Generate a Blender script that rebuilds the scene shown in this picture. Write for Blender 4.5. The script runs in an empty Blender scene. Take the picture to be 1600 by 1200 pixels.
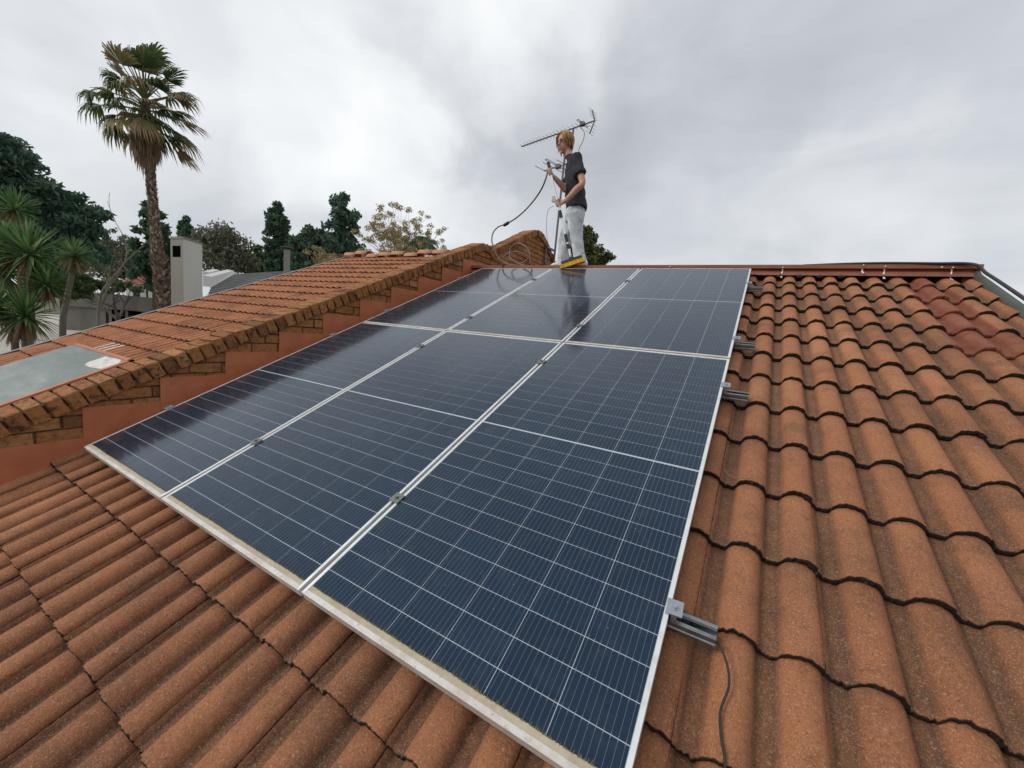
import bpy, bmesh, math, random
import numpy as np
from mathutils import Vector, Matrix, noise as mnoise

random.seed(7)
SC = bpy.context.scene
COL = SC.collection

# ------------------------------------------------------------------ camera
TH = math.radians(24.0)
CT, ST = math.cos(TH), math.sin(TH)
CAM = np.array([3.5287, -0.78757, 0.96937])
RW = np.array([[0.8583, 0.5048, 0.0923], [0.1441, -0.0644, -0.9875], [-0.4925, 0.8608, -0.128]])
FPX = 624.9
cam_d = bpy.data.cameras.new('camera')
cam_o = bpy.data.objects.new('camera', cam_d)
COL.objects.link(cam_o)
cam_d.sensor_width = 36.0
cam_d.lens = FPX / 1600.0 * 36.0
cam_d.clip_start = 0.02
cam_d.clip_end = 3000.0
_m = Matrix.Identity(3)
for i in range(3):
    _m[i][0] = RW[0][i]; _m[i][1] = -RW[1][i]; _m[i][2] = -RW[2][i]
_m.col[0].normalize()
cam_o.matrix_world = Matrix.Translation(Vector(CAM)) @ _m.to_quaternion().to_matrix().to_4x4()
SC.camera = cam_o


def ray(u, v):
    return RW.T @ np.array([(u - 800) / FPX, (v - 600) / FPX, 1.0])


def at_plane(u, v, ax, val):
    d = ray(u, v); t = (val - CAM[ax]) / d[ax]
    return Vector(CAM + t * d)


def at(u, v, D):
    """point seen at pixel (u, v) of the photograph at horizontal distance D"""
    d = ray(u, v); t = D / math.hypot(d[0], d[1])
    return Vector(CAM + t * d)


def mpp(u, v, D):
    d = ray(u, v); t = D / math.hypot(d[0], d[1])
    return t / FPX


# ------------------------------------------------------------------ world, overcast sky
SUN_DIR = Vector((-0.62, -0.55, 0.56)).normalized()
world = bpy.data.worlds.new('World'); SC.world = world; world.use_nodes = True
wt = world.node_tree; wt.nodes.clear()


def wn(t, **k):
    n = wt.nodes.new(t)
    for a, b in k.items(): setattr(n, a, b)
    return n


def wmath(op, a, b=None, c=None):
    n = wn('ShaderNodeMath', operation=op)
    for i, x in enumerate((a, b, c)):
        if x is None: continue
        if isinstance(x, (int, float)): n.inputs[i].default_value = x
        else: wt.links.new(x, n.inputs[i])
    return n.outputs[0]


out = wn('ShaderNodeOutputWorld')
sky = wn('ShaderNodeTexSky', sky_type='NISHITA', sun_disc=False)
sky.sun_elevation = math.asin(SUN_DIR.z); sky.sun_rotation = math.atan2(SUN_DIR.x, SUN_DIR.y)
sky.air_density = 1.0; sky.dust_density = 2.0
bg_sky = wn('ShaderNodeBackground'); bg_sky.inputs[1].default_value = 0.07
wt.links.new(sky.outputs[0], bg_sky.inputs[0])
tc = wn('ShaderNodeTexCoord')
gdir = tc.outputs['Generated']
nz = wn('ShaderNodeTexNoise'); nz.inputs['Scale'].default_value = 4.2; nz.inputs['Detail'].default_value = 5; nz.inputs['Roughness'].default_value = .55
wt.links.new(gdir, nz.inputs['Vector'])
sub = wn('ShaderNodeVectorMath', operation='SUBTRACT'); sub.inputs[1].default_value = (.5, .5, .5)
wt.links.new(nz.outputs['Color'], sub.inputs[0])
scl = wn('ShaderNodeVectorMath', operation='SCALE'); scl.inputs['Scale'].default_value = .36
wt.links.new(sub.outputs[0], scl.inputs[0])
add = wn('ShaderNodeVectorMath', operation='ADD')
wt.links.new(gdir, add.inputs[0]); wt.links.new(scl.outputs[0], add.inputs[1])
nrm = wn('ShaderNodeVectorMath', operation='NORMALIZE'); wt.links.new(add.outputs[0], nrm.inputs[0])
# cloud masses: pixel of the photograph -> direction, radius in degrees, lightness
BLOBS = [(40, 130, 16, .13), (230, 95, 13, .09), (400, 130, 11, .15), (520, 190, 10, .16), (610, 250, 9, .15), (690, 300, 7, .10), (650, 30, 12, .22), (840, 10, 11, .20), (560, 345, 9, .05),
         (1290, 365, 10, .13), (1010, 400, 9, .10), (720, 385, 8, .08), (1530, 390, 10, .06),
         (120, 250, 13, -.10), (330, 270, 11, -.05), (420, 0, 10, -.10), (170, 0, 9, -.06), (690, 130, 9, -.14), (800, 190, 9, -.14), (930, 120, 10, -.06), (1060, 320, 13, -.14), (900, 250, 10, -.10), (1150, 40, 11, -.07), (1300, 70, 10, -.05),
         (1440, 180, 14, -.05), (1580, 300, 12, -.04), (760, 340, 6, -.06)]
acc = None
for (u, v, rad, amp) in BLOBS:
    d = Vector(ray(u, v)).normalized()
    dp = wn('ShaderNodeVectorMath', operation='DOT_PRODUCT'); dp.inputs[1].default_value = d
    wt.links.new(nrm.outputs[0], dp.inputs[0])
    mr = wn('ShaderNodeMapRange', interpolation_type='SMOOTHERSTEP')
    mr.inputs['From Min'].default_value = math.cos(math.radians(rad * 1.35)); mr.inputs['From Max'].default_value = 1.0
    mr.inputs['To Min'].default_value = 0; mr.inputs['To Max'].default_value = amp
    wt.links.new(dp.outputs['Value'], mr.inputs['Value'])
    acc = mr.outputs[0] if acc is None else wmath('ADD', acc, mr.outputs[0])
mp = wn('ShaderNodeMapping'); mp.inputs['Scale'].default_value = (1.0, 1.0, 2.2); mp.inputs['Rotation'].default_value = (.3, .5, .2)
wt.links.new(gdir, mp.inputs['Vector'])
nz2 = wn('ShaderNodeTexNoise'); nz2.inputs['Scale'].default_value = 3.0; nz2.inputs['Detail'].default_value = 8; nz2.inputs['Roughness'].default_value = .52; nz2.inputs['Distortion'].default_value = .9
wt.links.new(mp.outputs[0], nz2.inputs['Vector'])
cl = wmath('MULTIPLY_ADD', nz2.outputs['Fac'], .50, -.25)
lum = wmath('ADD', wmath('ADD', wmath('MULTIPLY', acc, 1.0), cl), .52)
cr = wn('ShaderNodeValToRGB')
e = cr.color_ramp.elements
e[0].position = 0.0; e[0].color = (.34, .365, .405, 1)
e[1].position = 1.0; e[1].color = (.93, .945, .95, 1)
m_ = e.new(.42); m_.color = (.555, .582, .622, 1)
m_ = e.new(.72); m_.color = (.79, .815, .84, 1)
wt.links.new(lum, cr.inputs[0])
bg_cl = wn('ShaderNodeBackground'); bg_cl.inputs[1].default_value = 1.0
wt.links.new(cr.outputs[0], bg_cl.inputs[0])
mx = wn('ShaderNodeMixShader'); mx.inputs[0].default_value = .94
wt.links.new(bg_sky.outputs[0], mx.inputs[1]); wt.links.new(bg_cl.outputs[0], mx.inputs[2]); wt.links.new(mx.outputs[0], out.inputs[0])

sun_d = bpy.data.lights.new('sun', 'SUN'); sun_d.energy = 1.5; sun_d.angle = math.radians(24); sun_d.color = (1.0, .97, .92)
sun_o = bpy.data.objects.new('sun', sun_d); COL.objects.link(sun_o)
sun_o.rotation_euler = (-SUN_DIR).to_track_quat('-Z', 'Y').to_euler()
VS = SC.view_settings
VS.view_transform = 'Standard'; VS.look = 'None'; VS.exposure = 0.15; VS.gamma = 1.0; VS.use_curve_mapping = False


# ------------------------------------------------------------------ helpers
def W(x, y, n):
    """roof coordinates (along ridge, up the slope, off the slope) -> world"""
    return Vector((x, y * CT - n * ST, y * ST + n * CT))


def tag(o, label=None, cat=None, group=None, kind=None):
    if label: o['label'] = label
    if cat: o['category'] = cat
    if group: o['group'] = group
    if kind: o['kind'] = kind
    return o


def empty(name, loc=(0, 0, 0), rot=(0, 0, 0), parent=None):
    o = bpy.data.objects.new(name, None); COL.objects.link(o)
    o.empty_display_size = .1
    o.location = loc; o.rotation_euler = rot
    if parent: o.parent = parent
    return o


def link(name, me, parent=None, loc=(0, 0, 0), rot=(0, 0, 0)):
    o = bpy.data.objects.new(name, me); COL.objects.link(o)
    o.location = loc; o.rotation_euler = rot
    if parent: o.parent = parent
    return o


class MB:
    def __init__(s):
        s.v = []; s.f = []; s.r = []; s.cur = None

    def add(s, vs, fs):
        o = len(s.v); s.v += [tuple(p) for p in vs]
        for f in fs:
            s.f.append([i + o for i in f]); s.r.append(random.random() if s.cur is None else s.cur)

    def box(s, c, size, rot=None):
        hx, hy, hz = size[0] / 2, size[1] / 2, size[2] / 2
        vs = [Vector((x, y, z)) for z in (-hz, hz) for y in (-hy, hy) for x in (-hx, hx)]
        if rot is not None: vs = [rot @ p for p in vs]
        c = Vector(c)
        s.add([p + c for p in vs], [(0, 2, 3, 1), (4, 5, 7, 6), (0, 1, 5, 4), (2, 6, 7, 3), (0, 4, 6, 2), (1, 3, 7, 5)])

    def prism(s, prof, a, b, axis):
        """profile of (p, q) pairs extruded from a to b; axis 'x' maps (p,q) to (y,z), 'y' to (x,z)"""
        n = len(prof)
        f = (lambda p, q, t: (t, p, q)) if axis == 'x' else (lambda p, q, t: (p, t, q))
        vs = [f(p, q, a) for p, q in prof] + [f(p, q, b) for p, q in prof]
        fs = [(i, (i + 1) % n, n + (i + 1) % n, n + i) for i in range(n)] + [tuple(range(n))[::-1], tuple(range(n, 2 * n))]
        s.add(vs, fs)

    def loft(s, rings, caps=True):
        """rings: list of (centre, vecA, vecB); vecA, vecB are half axes"""
        n = s.seg; vs = []; fs = []
        for c, a, b in rings:
            for k in range(n):
                t = 2 * math.pi * k / n
                vs.append(c + a * math.cos(t) + b * math.sin(t))
        for i in range(len(rings) - 1):
            for k in range(n):
                fs.append((i * n + k, i * n + (k + 1) % n, (i + 1) * n + (k + 1) % n, (i + 1) * n + k))
        if caps:
            fs.append(tuple(range(n))[::-1]); fs.append(tuple(range((len(rings) - 1) * n, len(rings) * n)))
        s.add(vs, fs)
    seg = 8

    def tube(s, pts, rad, seg=8, caps=True):
        pts = [Vector(p) for p in pts]
        if isinstance(rad, (int, float)): rad = [rad] * len(pts)
        s.seg = seg; rings = []
        t0 = (pts[1] - pts[0]).normalized()
        up = Vector((0, 0, 1)) if abs(t0.z) < .9 else Vector((1, 0, 0))
        a = t0.cross(up).normalized()
        for i, p in enumerate(pts):
            t = (pts[min(i + 1, len(pts) - 1)] - pts[max(i - 1, 0)]).normalized()
            a = (a - t * a.dot(t)).normalized(); b = t.cross(a)
            rings.append((p, a * rad[i], b * rad[i]))
        s.loft(rings, caps)

    def mesh(s, name='mesh'):
        me = bpy.data.meshes.new(name); me.from_pydata(s.v, [], s.f)
        at_ = me.attributes.new('rnd', 'FLOAT', 'FACE')
        at_.data.foreach_set('value', np.array(s.r, dtype=np.float32))
        me.update()
        return me

    def build(s, name, mat, parent=None, loc=(0, 0, 0), rot=(0, 0, 0), smooth=False):
        me = s.mesh(name); me.materials.append(mat)
        if smooth: me.polygons.foreach_set('use_smooth', [True] * len(me.polygons))
        return link(name, me, parent, loc, rot)


def spline(pts, per=8):
    """Catmull-Rom through points"""
    P = [Vector(p) for p in pts]; P = [P[0] * 2 - P[1]] + P + [P[-1] * 2 - P[-2]]; o = []
    for i in range(1, len(P) - 2):
        a, b, c, d = P[i - 1:i + 3]
        for k in range(per):
            t = k / per
            o.append(.5 * ((2 * b) + (c - a) * t + (2 * a - 5 * b + 4 * c - d) * t * t + (3 * b - a - 3 * c + d) * t ** 3))
    o.append(P[-2]); return o


# ------------------------------------------------------------------ materials
MATS = {}


class NT:
    def __init__(s, name, rough=.8, col=(.5, .5, .5), metal=0.0, spec=.5):
        s.m = bpy.data.materials.new(name); s.m.use_nodes = True
        s.t = s.m.node_tree; s.b = s.t.nodes['Principled BSDF']
        s.b.inputs['Roughness'].default_value = rough; s.b.inputs['Base Color'].default_value = (*col, 1)
        s.b.inputs['Metallic'].default_value = metal; s.b.inputs['Specular IOR Level'].default_value = spec
        MATS[name] = s.m

    def n(s, t, **k):
        x = s.t.nodes.new(t)
        for a, b in k.items(): setattr(x, a, b)
        return x

    def l(s, a, b): s.t.links.new(a, b)

    def coord(s, kind='Object', jitter=True):
        c = s.n('ShaderNodeTexCoord').outputs[kind]
        if not jitter: return c
        oi = s.n('ShaderNodeObjectInfo')
        mu = s.n('ShaderNodeMath', operation='MULTIPLY'); mu.inputs[1].default_value = 57.0
        s.l(oi.outputs['Random'], mu.inputs[0])
        ad = s.n('ShaderNodeVectorMath', operation='ADD'); s.l(c, ad.inputs[0]); s.l(mu.outputs[0], ad.inputs[1])
        return ad.outputs[0]

    def noise(s, vec, scale, detail=4, rough=.5, scl=None):
        x = s.n('ShaderNodeTexNoise'); x.inputs['Scale'].default_value = scale; x.inputs['Detail'].default_value = detail; x.inputs['Roughness'].default_value = rough
        if scl:
            m = s.n('ShaderNodeMapping'); m.inputs['Scale'].default_value = scl; s.l(vec, m.inputs['Vector']); vec = m.outputs[0]
        s.l(vec, x.inputs['Vector']); return x.outputs['Fac']

    def ramp(s, fac, stops):
        x = s.n('ShaderNodeValToRGB'); e = x.color_ramp.elements
        while len(e) < len(stops): e.new(.5)
        for q, (p, c) in zip(e, stops):
            q.position = p; q.color = (*c, 1) if len(c) == 3 else c
        s.l(fac, x.inputs[0]); return x.outputs[0]

    def step(s, fac, a, b):
        x = s.n('ShaderNodeMapRange', interpolation_type='SMOOTHSTEP'); x.inputs['From Min'].default_value = a; x.inputs['From Max'].default_value = b
        s.l(fac, x.inputs['Value']); return x.outputs[0]

    def mix(s, fac, a, b, blend='MIX'):
        x = s.n('ShaderNodeMix', data_type='RGBA', blend_type=blend)
        for sock, val in ((x.inputs[0], fac), (x.inputs[6], a), (x.inputs[7], b)):
            if isinstance(val, (int, float)): sock.default_value = val
            elif isinstance(val, tuple): sock.default_value = (*val, 1)
            else: s.l(val, sock)
        return x.outputs[2]

    def math(s, op, a, b=None):
        x = s.n('ShaderNodeMath', operation=op)
        for i, q in enumerate((a, b)):
            if q is None: continue
            if isinstance(q, (int, float)): x.inputs[i].default_value = q
            else: s.l(q, x.inputs[i])
        return x.outputs[0]

    def attr(s, name):
        x = s.n('ShaderNodeAttribute'); x.attribute_name = name; return x.outputs['Fac']

    def rand(s): return s.n('ShaderNodeObjectInfo').outputs['Random']

    def color(s, c): s.l(c, s.b.inputs['Base Color'])

    def rough(s, c): s.l(c, s.b.inputs['Roughness'])

    def bump(s, h, strength=.5, dist=.002):
        x = s.n('ShaderNodeBump'); x.inputs['Strength'].default_value = strength; x.inputs['Distance'].default_value = dist
        s.l(h, x.inputs['Height']); s.l(x.outputs[0], s.b.inputs['Normal'])


def tile_material(name, tones, grime=(.026, .018, .014)):
    k = NT(name, .92, spec=.25); v = k.coord(); geo = k.n('ShaderNodeNewGeometry').outputs['Position']
    base = k.ramp(k.rand(), [(0, tones[0]), (.35, tones[1]), (.7, tones[2]), (1, tones[3])])
    base = k.mix(k.step(k.noise(v, 9, 4, .6), .35, .75), base, k.mix(.5, base, tones[1]))
    # weathering over several tiles
    base = k.mix(k.math('MULTIPLY', k.step(k.noise(geo, 2.1, 6, .68), .44, .68), .62), base, (.17, .072, .038))
    base = k.mix(k.math('MULTIPLY', k.step(k.noise(v, 5.0, 6, .66), .48, .72), .50), base, (.16, .072, .038))
    d = k.attr('dirt')
    dn = k.math('ADD', d, k.math('MULTIPLY', k.math('SUBTRACT', k.noise(v, 21, 7, .72), .5), 1.05))
    base = k.mix(k.math('MULTIPLY', k.step(dn, .25, 1.15), .84), base, (.098, .056, .036))
    base = k.mix(k.math('MULTIPLY', k.step(k.noise(v, 19.0, 6, .72), .56, .70), .40), base, (.10, .052, .032))
    # exposed stone grains
    g1 = k.noise(v, 170, 2, .8); g2 = k.noise(v, 330, 2, .8); g3 = k.noise(v, 120, 3, .85)
    base = k.mix(k.math('MULTIPLY', k.step(g3, .52, .66), .72), base, k.mix(.62, base, (.05, .025, .015)))
    base = k.mix(k.math('MULTIPLY', k.step(g1, .56, .67), .70), base, k.mix(.40, base, (.80, .58, .40)))
    base = k.mix(k.math('MULTIPLY', k.step(g2, .60, .68), .60), base, (.66, .48, .33))
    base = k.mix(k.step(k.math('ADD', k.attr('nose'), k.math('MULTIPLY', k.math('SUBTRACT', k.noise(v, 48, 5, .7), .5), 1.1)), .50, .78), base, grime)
    lich = k.math('MULTIPLY', k.step(k.noise(v, 60, 3, .6), .66, .72), k.step(dn, .2, .6))
    base = k.mix(k.math('MULTIPLY', lich, .5), base, (.27, .25, .19))
    pa = k.step(k.math('ADD', k.attr('paint'), k.math('MULTIPLY', k.math('SUBTRACT', k.noise(v, 13, 6, .7), .5), .9)), .45, .75)
    red = k.mix(k.step(k.noise(v, 11, 5, .65), .38, .7), (.19, .044, .028), (.29, .098, .052))
    base = k.mix(k.math('MULTIPLY', pa, .72), base, red)
    k.color(base)
    k.rough(k.mix(pa, (.92, .92, .92), (.62, .62, .62)))
    k.bump(k.math('ADD', k.math('MULTIPLY', k.noise(v, 230, 3, .85), 1.4), k.math('MULTIPLY', k.noise(v, 36, 5, .65), 1.9)), .9, .0032)
    return k.m


M_TILE = tile_material('tile_terracotta', [(.29, .108, .050), (.41, .165, .074), (.36, .138, .062), (.48, .205, .098)])
M_TILE2 = tile_material('tile_neighbour', [(.44, .165, .075), (.49, .19, .088), (.46, .175, .08), (.52, .215, .105)])
k = NT('tile_painted_red', .5); v = k.coord()
k.color(k.mix(k.step(k.noise(v, 14, 4, .6), .4, .75), (.20, .036, .026), (.27, .065, .04))); k.bump(k.noise(v, 300, 3, .7), .35, .0015); M_TILERED = k.m

k = NT('ridge_tile_clay', .9); v = k.coord(); k.color(k.mix(k.step(k.noise(v, 12, 5, .65), .4, .7), (.47, .21, .11), (.40, .25, .17))); k.bump(k.noise(v, 60), .4, .004); M_RTILE = k.m
k = NT('deck_dark', .95); k.color(k.ramp(k.noise(k.coord(), 6), [(.3, (.03, .018, .012)), (.7, (.06, .035, .025))])); M_DECK = k.m


def metal_paint(name, c1, c2, rough=.5, sc=7, dirt=(.1, .05, .035), amt=.5):
    k = NT(name, rough); v = k.coord('Object')
    c = k.mix(k.step(k.noise(v, sc, 5, .6), .35, .7), c1, c2)
    c = k.mix(k.math('MULTIPLY', k.step(k.noise(v, sc * .45, 6, .65, (1, 1, .3)), .55, .8), amt), c, dirt)
    k.color(c); k.bump(k.noise(v, 90, 3, .6), .15, .002); return k.m


M_FLASH = metal_paint('flashing_red', (.42, .130, .055), (.49, .170, .076), .6, 7, (.16, .07, .04), .6)
M_RIDGE = metal_paint('ridge_red', (.22, .075, .045), (.28, .105, .064), .6, 5, (.12, .06, .04), .6)
M_VERGE = metal_paint('verge_green', (.13, .145, .135), (.09, .12, .095), .6, 9, (.05, .09, .04), .7)
M_SEAL = NT('sealant_white', .6, (.75, .74, .70)).m

k = NT('alu_frame', .38, metal=.55); v = k.coord()
k.color(k.mix(k.step(k.noise(v, 18, 5, .65), .45, .8), (.80, .81, .80), (.62, .61, .57))); k.rough(k.ramp(k.noise(v, 30), [(.3, (.3, .3, .3)), (.7, (.5, .5, .5))])); M_ALU = k.m
k = NT('alu_frame_dirty', .6, metal=.15); v = k.coord()
c = k.mix(k.step(k.noise(v, 9, 6, .7), .35, .65), (.62, .60, .57), (.50, .45, .40)); c = k.mix(k.step(k.noise(v, 60, 4, .7), .55, .75), c, (.40, .27, .2)); k.color(c); M_ALUD = k.m
k = NT('rail_galvanised', .42, metal=.8); v = k.coord()
k.color(k.mix(k.step(k.noise(v, 25, 5, .6), .4, .7), (.27, .285, .29), (.19, .20, .205))); M_RAIL = k.m
k = NT('clamp_metal', .45, metal=.7); k.color(k.mix(k.noise(k.coord(), 60), (.42, .45, .50), (.30, .32, .35))); M_CLAMP = k.m
k = NT('clamp_mid_metal', .5, metal=.6); k.color(k.mix(k.noise(k.coord(), 60), (.16, .165, .165), (.24, .245, .24))); M_CLAMPD = k.m

k = NT('backsheet_glass', .12, (.44, .47, .52)); k.b.inputs['IOR'].default_value = 1.60; M_BACK = k.m
k = NT('solar_cell_glass', .10); k.b.inputs['IOR'].default_value = 1.60
v0 = k.coord('Object', False); v = k.coord()
base = k.mix(k.rand(), (.0022, .0070, .021), (.0034, .0100, .028))
k.b.inputs['Specular Tint'].default_value = (.48, .76, 1.0, 1)
k.b.inputs['Sheen Weight'].default_value = .12; k.b.inputs['Sheen Roughness'].default_value = .35
sep = k.n('ShaderNodeSeparateXYZ'); k.l(v0, sep.inputs[0])
ph = k.math('FRACT', k.math('ADD', k.math('MULTIPLY', sep.outputs[0], 10 / .182), .0))
lin = k.math('LESS_THAN', k.math('ABSOLUTE', k.math('SUBTRACT', ph, .5)), .036)
end = k.step(k.math('ABSOLUTE', sep.outputs[1]), .039, .0405)
lin2 = k.math('MULTIPLY', k.math('LESS_THAN', k.math('ABSOLUTE', k.math('SUBTRACT', ph, .5)), .075), end)
base = k.mix(k.math('MULTIPLY', k.math('MAXIMUM', lin, lin2), .5), base, (.17, .20, .25))
dust = k.math('ADD', k.math('MULTIPLY', k.step(k.noise(v, 14, 6, .65), .45, .85), .05), .006)
base = k.mix(dust, base, (.35, .34, .31))
vor = k.n('ShaderNodeTexVoronoi', feature='F1'); vor.inputs['Scale'].default_value = 34; vor.inputs['Randomness'].default_value = 1; k.l(v, vor.inputs['Vector'])
spk = k.math('MULTIPLY', k.math('LESS_THAN', vor.outputs['Distance'], .055), k.math('GREATER_THAN', k.noise(v, 23, 1), .58))
base = k.mix(k.math('MULTIPLY', spk, .55), base, (.5, .5, .47))
k.color(base); k.rough(k.ramp(k.noise(v, 9, 5, .6), [(.3, (.115, .115, .115)), (.75, (.14, .14, .14))])); M_CELL = k.m

k = NT('dirt_strip', .95); v = k.coord()
c = k.mix(k.step(k.noise(v, 22, 5, .7), .35, .7), (.40, .33, .23), (.48, .41, .30)); c = k.mix(k.math('MULTIPLY', k.step(k.noise(v, 120, 4, .7), .55, .75), .5), c, (.20, .17, .09)); k.color(c); M_DIRT = k.m
k = NT('moss_strip', .95); v = k.coord(); k.color(k.mix(k.noise(v, 80, 4), (.07, .075, .02), (.15, .14, .06))); M_MOSS = k.m


def brick_material(name, lich):
    k = NT(name, .92, spec=.25); v = k.coord()
    base = k.ramp(k.rand(), [(0, (.19, .080, .034)), (.3, (.42, .190, .066)), (.65, (.34, .140, .052)), (1, (.46, .23, .095))])
    base = k.mix(k.step(k.noise(v, 30, 5, .65), .4, .7), base, k.mix(.55, base, (.12, .05, .028)))
    base = k.mix(k.math('MULTIPLY', k.step(k.noise(v, 13, 6, .75), .63 - lich, .76 - lich), .88), base, (.040, .030, .022))
    base = k.mix(k.math('MULTIPLY', k.step(k.noise(v, 38, 4, .6), .62, .72), .45), base, (.27, .23, .16))
    k.color(base)
    k.bump(k.math('ADD', k.noise(v, 75, 5, .7, (1, .35, 1)), k.math('MULTIPLY', k.noise(v, 300, 2), .3)), 1.0, .009)
    return k.m


M_BRICKCAP = brick_material('brick_cap', .12)
M_BRICK = brick_material('brick_wall', .04)
k = NT('mortar_dark', .95); k.color(k.ramp(k.noise(k.coord(), 40, 4), [(.3, (.06, .036, .024)), (.7, (.19, .10, .055))])); M_MORTAR = k.m
k = NT('skylight_sheet', .45); v = k.coord('Object', False)
c = k.ramp(k.noise(v, 1.6, 6, .65, (1, 3, 1)), [(.25, (.12, .15, .135)), (.5, (.17, .205, .185)), (.75, (.27, .30, .275))])
c = k.mix(k.math('MULTIPLY', k.step(k.noise(v, 6, 5, .7), .55, .75), .4), c, (.10, .13, .11)); k.color(c); M_SKYL = k.m
k = NT('white_paint_patch', .7); k.color(k.mix(k.step(k.noise(k.coord(), 14, 5), .45, .7), (.66, .64, .60), (.48, .42, .36))); M_WPATCH = k.m
k = NT('chimney_plaster', .9); v = k.coord('Object', False)
c = k.mix(k.step(k.noise(v, 1.2, 6, .65, (1, 1, .35)), .4, .75), (.60, .58, .53), (.46, .44, .39)); k.color(c); k.bump(k.noise(v, 30), .2, .01); M_PLASTER = k.m
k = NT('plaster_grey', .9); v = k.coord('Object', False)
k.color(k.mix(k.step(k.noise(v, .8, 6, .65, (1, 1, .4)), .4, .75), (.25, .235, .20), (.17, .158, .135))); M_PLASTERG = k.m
M_WHITEWALL = NT('white_wall', .9, (.68, .66, .62)).m
M_BLACK = NT('black_opening', .9, (.004, .004, .005), spec=0).m
k = NT('corrugated_gap_shade', .6); k.color(k.mix(k.noise(k.coord('Object', False), 1.5, 5), (.05, .052, .052), (.08, .08, .078))); M_CORR = k.m
k = NT('corrugated_light', .6); k.color(k.mix(k.noise(k.coord('Object', False), 1.5, 5), (.19, .195, .195), (.27, .27, .26))); M_CORRL = k.m
k = NT('roof_far_red', .8); k.color(k.mix(k.noise(k.coord('Object', False), 1.2, 5), (.26, .06, .045), (.34, .10, .07))); M_FARRED = k.m
M_WINDOW = NT('dark_window', .15, (.02, .025, .03)).m

k = NT('ground_soil', .95); v = k.coord('Object', False)
k.color(k.ramp(k.noise(v, .18, 8, .65), [(.3, (.05, .065, .025)), (.5, (.075, .085, .035)), (.65, (.16, .125, .075)), (.8, (.22, .18, .12))])); M_GROUND = k.m
k = NT('driveway_paving', .9); v = k.coord('Object', False)
k.color(k.ramp(k.noise(v, .5, 7, .6), [(.3, (.37, .34, .29)), (.7, (.50, .47, .41))])); M_DRIVE = k.m


def leaf_material(name, stops, rough=.6, tr=.35):
    k = NT(name, rough, spec=.3)
    c = k.ramp(k.attr('rnd'), stops); k.color(c)
    t = k.n('ShaderNodeBsdfTranslucent'); k.l(c, t.inputs[0])
    x = k.n('ShaderNodeMixShader'); x.inputs[0].default_value = tr
    k.l(k.b.outputs[0], x.inputs[1]); k.l(t.outputs[0], x.inputs[2])
    k.l(x.outputs[0], k.t.nodes['Material Output'].inputs['Surface'])
    return k.m


L_PINE = leaf_material('leaf_pine', [(0, (0.0456, 0.0931, 0.0737)), (0.5, (0.0957, 0.1708, 0.1203)), (0.85, (0.1709, 0.2523, 0.1552)), (1, (0.2962, 0.2523, 0.1552))])
L_CYP = leaf_material('leaf_cypress', [(0, (0.044, 0.0878, 0.062)), (0.6, (0.096, 0.1602, 0.0975)), (1, (0.18, 0.2362, 0.122))])
L_GREEN = leaf_material('leaf_green', [(0, (0.0468, 0.0837, 0.0374)), (0.5, (0.1014, 0.1644, 0.0655)), (1, (0.2028, 0.2541, 0.1014))])
L_GREY = leaf_material('leaf_greygreen', [(0, (0.0858, 0.0998, 0.0655)), (0.5, (0.1794, 0.1872, 0.1279)), (1, (0.312, 0.2964, 0.2106))])
L_AUT = leaf_material('leaf_autumn', [(0, (0.23, 0.1609, 0.0725)), (0.5, (0.414, 0.322, 0.157)), (1, (0.575, 0.4894, 0.2656))])
L_OLIVE = leaf_material('leaf_olive', [(0, (0.0389, 0.0583, 0.0259)), (0.6, (0.1216, 0.1378, 0.0486)), (1, (0.3888, 0.3402, 0.0892))])
L_YUC = leaf_material('leaf_yucca', [(0, (0.0406, 0.0943, 0.0377)), (0.5, (0.1015, 0.1958, 0.0653)), (0.9, (0.2175, 0.319, 0.116)), (1, (0.377, 0.406, 0.1885))], .45)
L_YDEAD = leaf_material('leaf_yucca_dead', [(0, (0.156, 0.09, 0.042)), (1, (0.36, 0.24, 0.132))])
L_PALM = leaf_material('leaf_palm', [(0, (0.0405, 0.0783, 0.0351)), (0.5, (0.0945, 0.1418, 0.054)), (0.75, (0.2025, 0.2025, 0.0743)), (1, (0.351, 0.243, 0.135))], .5)
L_PALMB = leaf_material('leaf_palm_brown', [(0, (0.143, 0.0936, 0.0585)), (0.5, (0.286, 0.195, 0.1235)), (1, (0.455, 0.338, 0.221))])
k = NT('bark', .95); v = k.coord(); k.color(k.ramp(k.noise(v, 7, 5, .7, (1, 1, .3)), [(.3, (.055, .042, .032)), (.7, (.14, .115, .09))])); M_BARK = k.m
k = NT('bark_pale', .95); v = k.coord(); k.color(k.ramp(k.noise(v, 5, 5, .7), [(.3, (.11, .095, .075)), (.7, (.22, .19, .15))])); M_BARKP = k.m
M_PBOOT = leaf_material('palm_boot', [(0, (0.1015, 0.063, 0.0473)), (0.5, (0.319, 0.224, 0.1688)), (1, (0.725, 0.602, 0.486))], .9)

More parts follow.
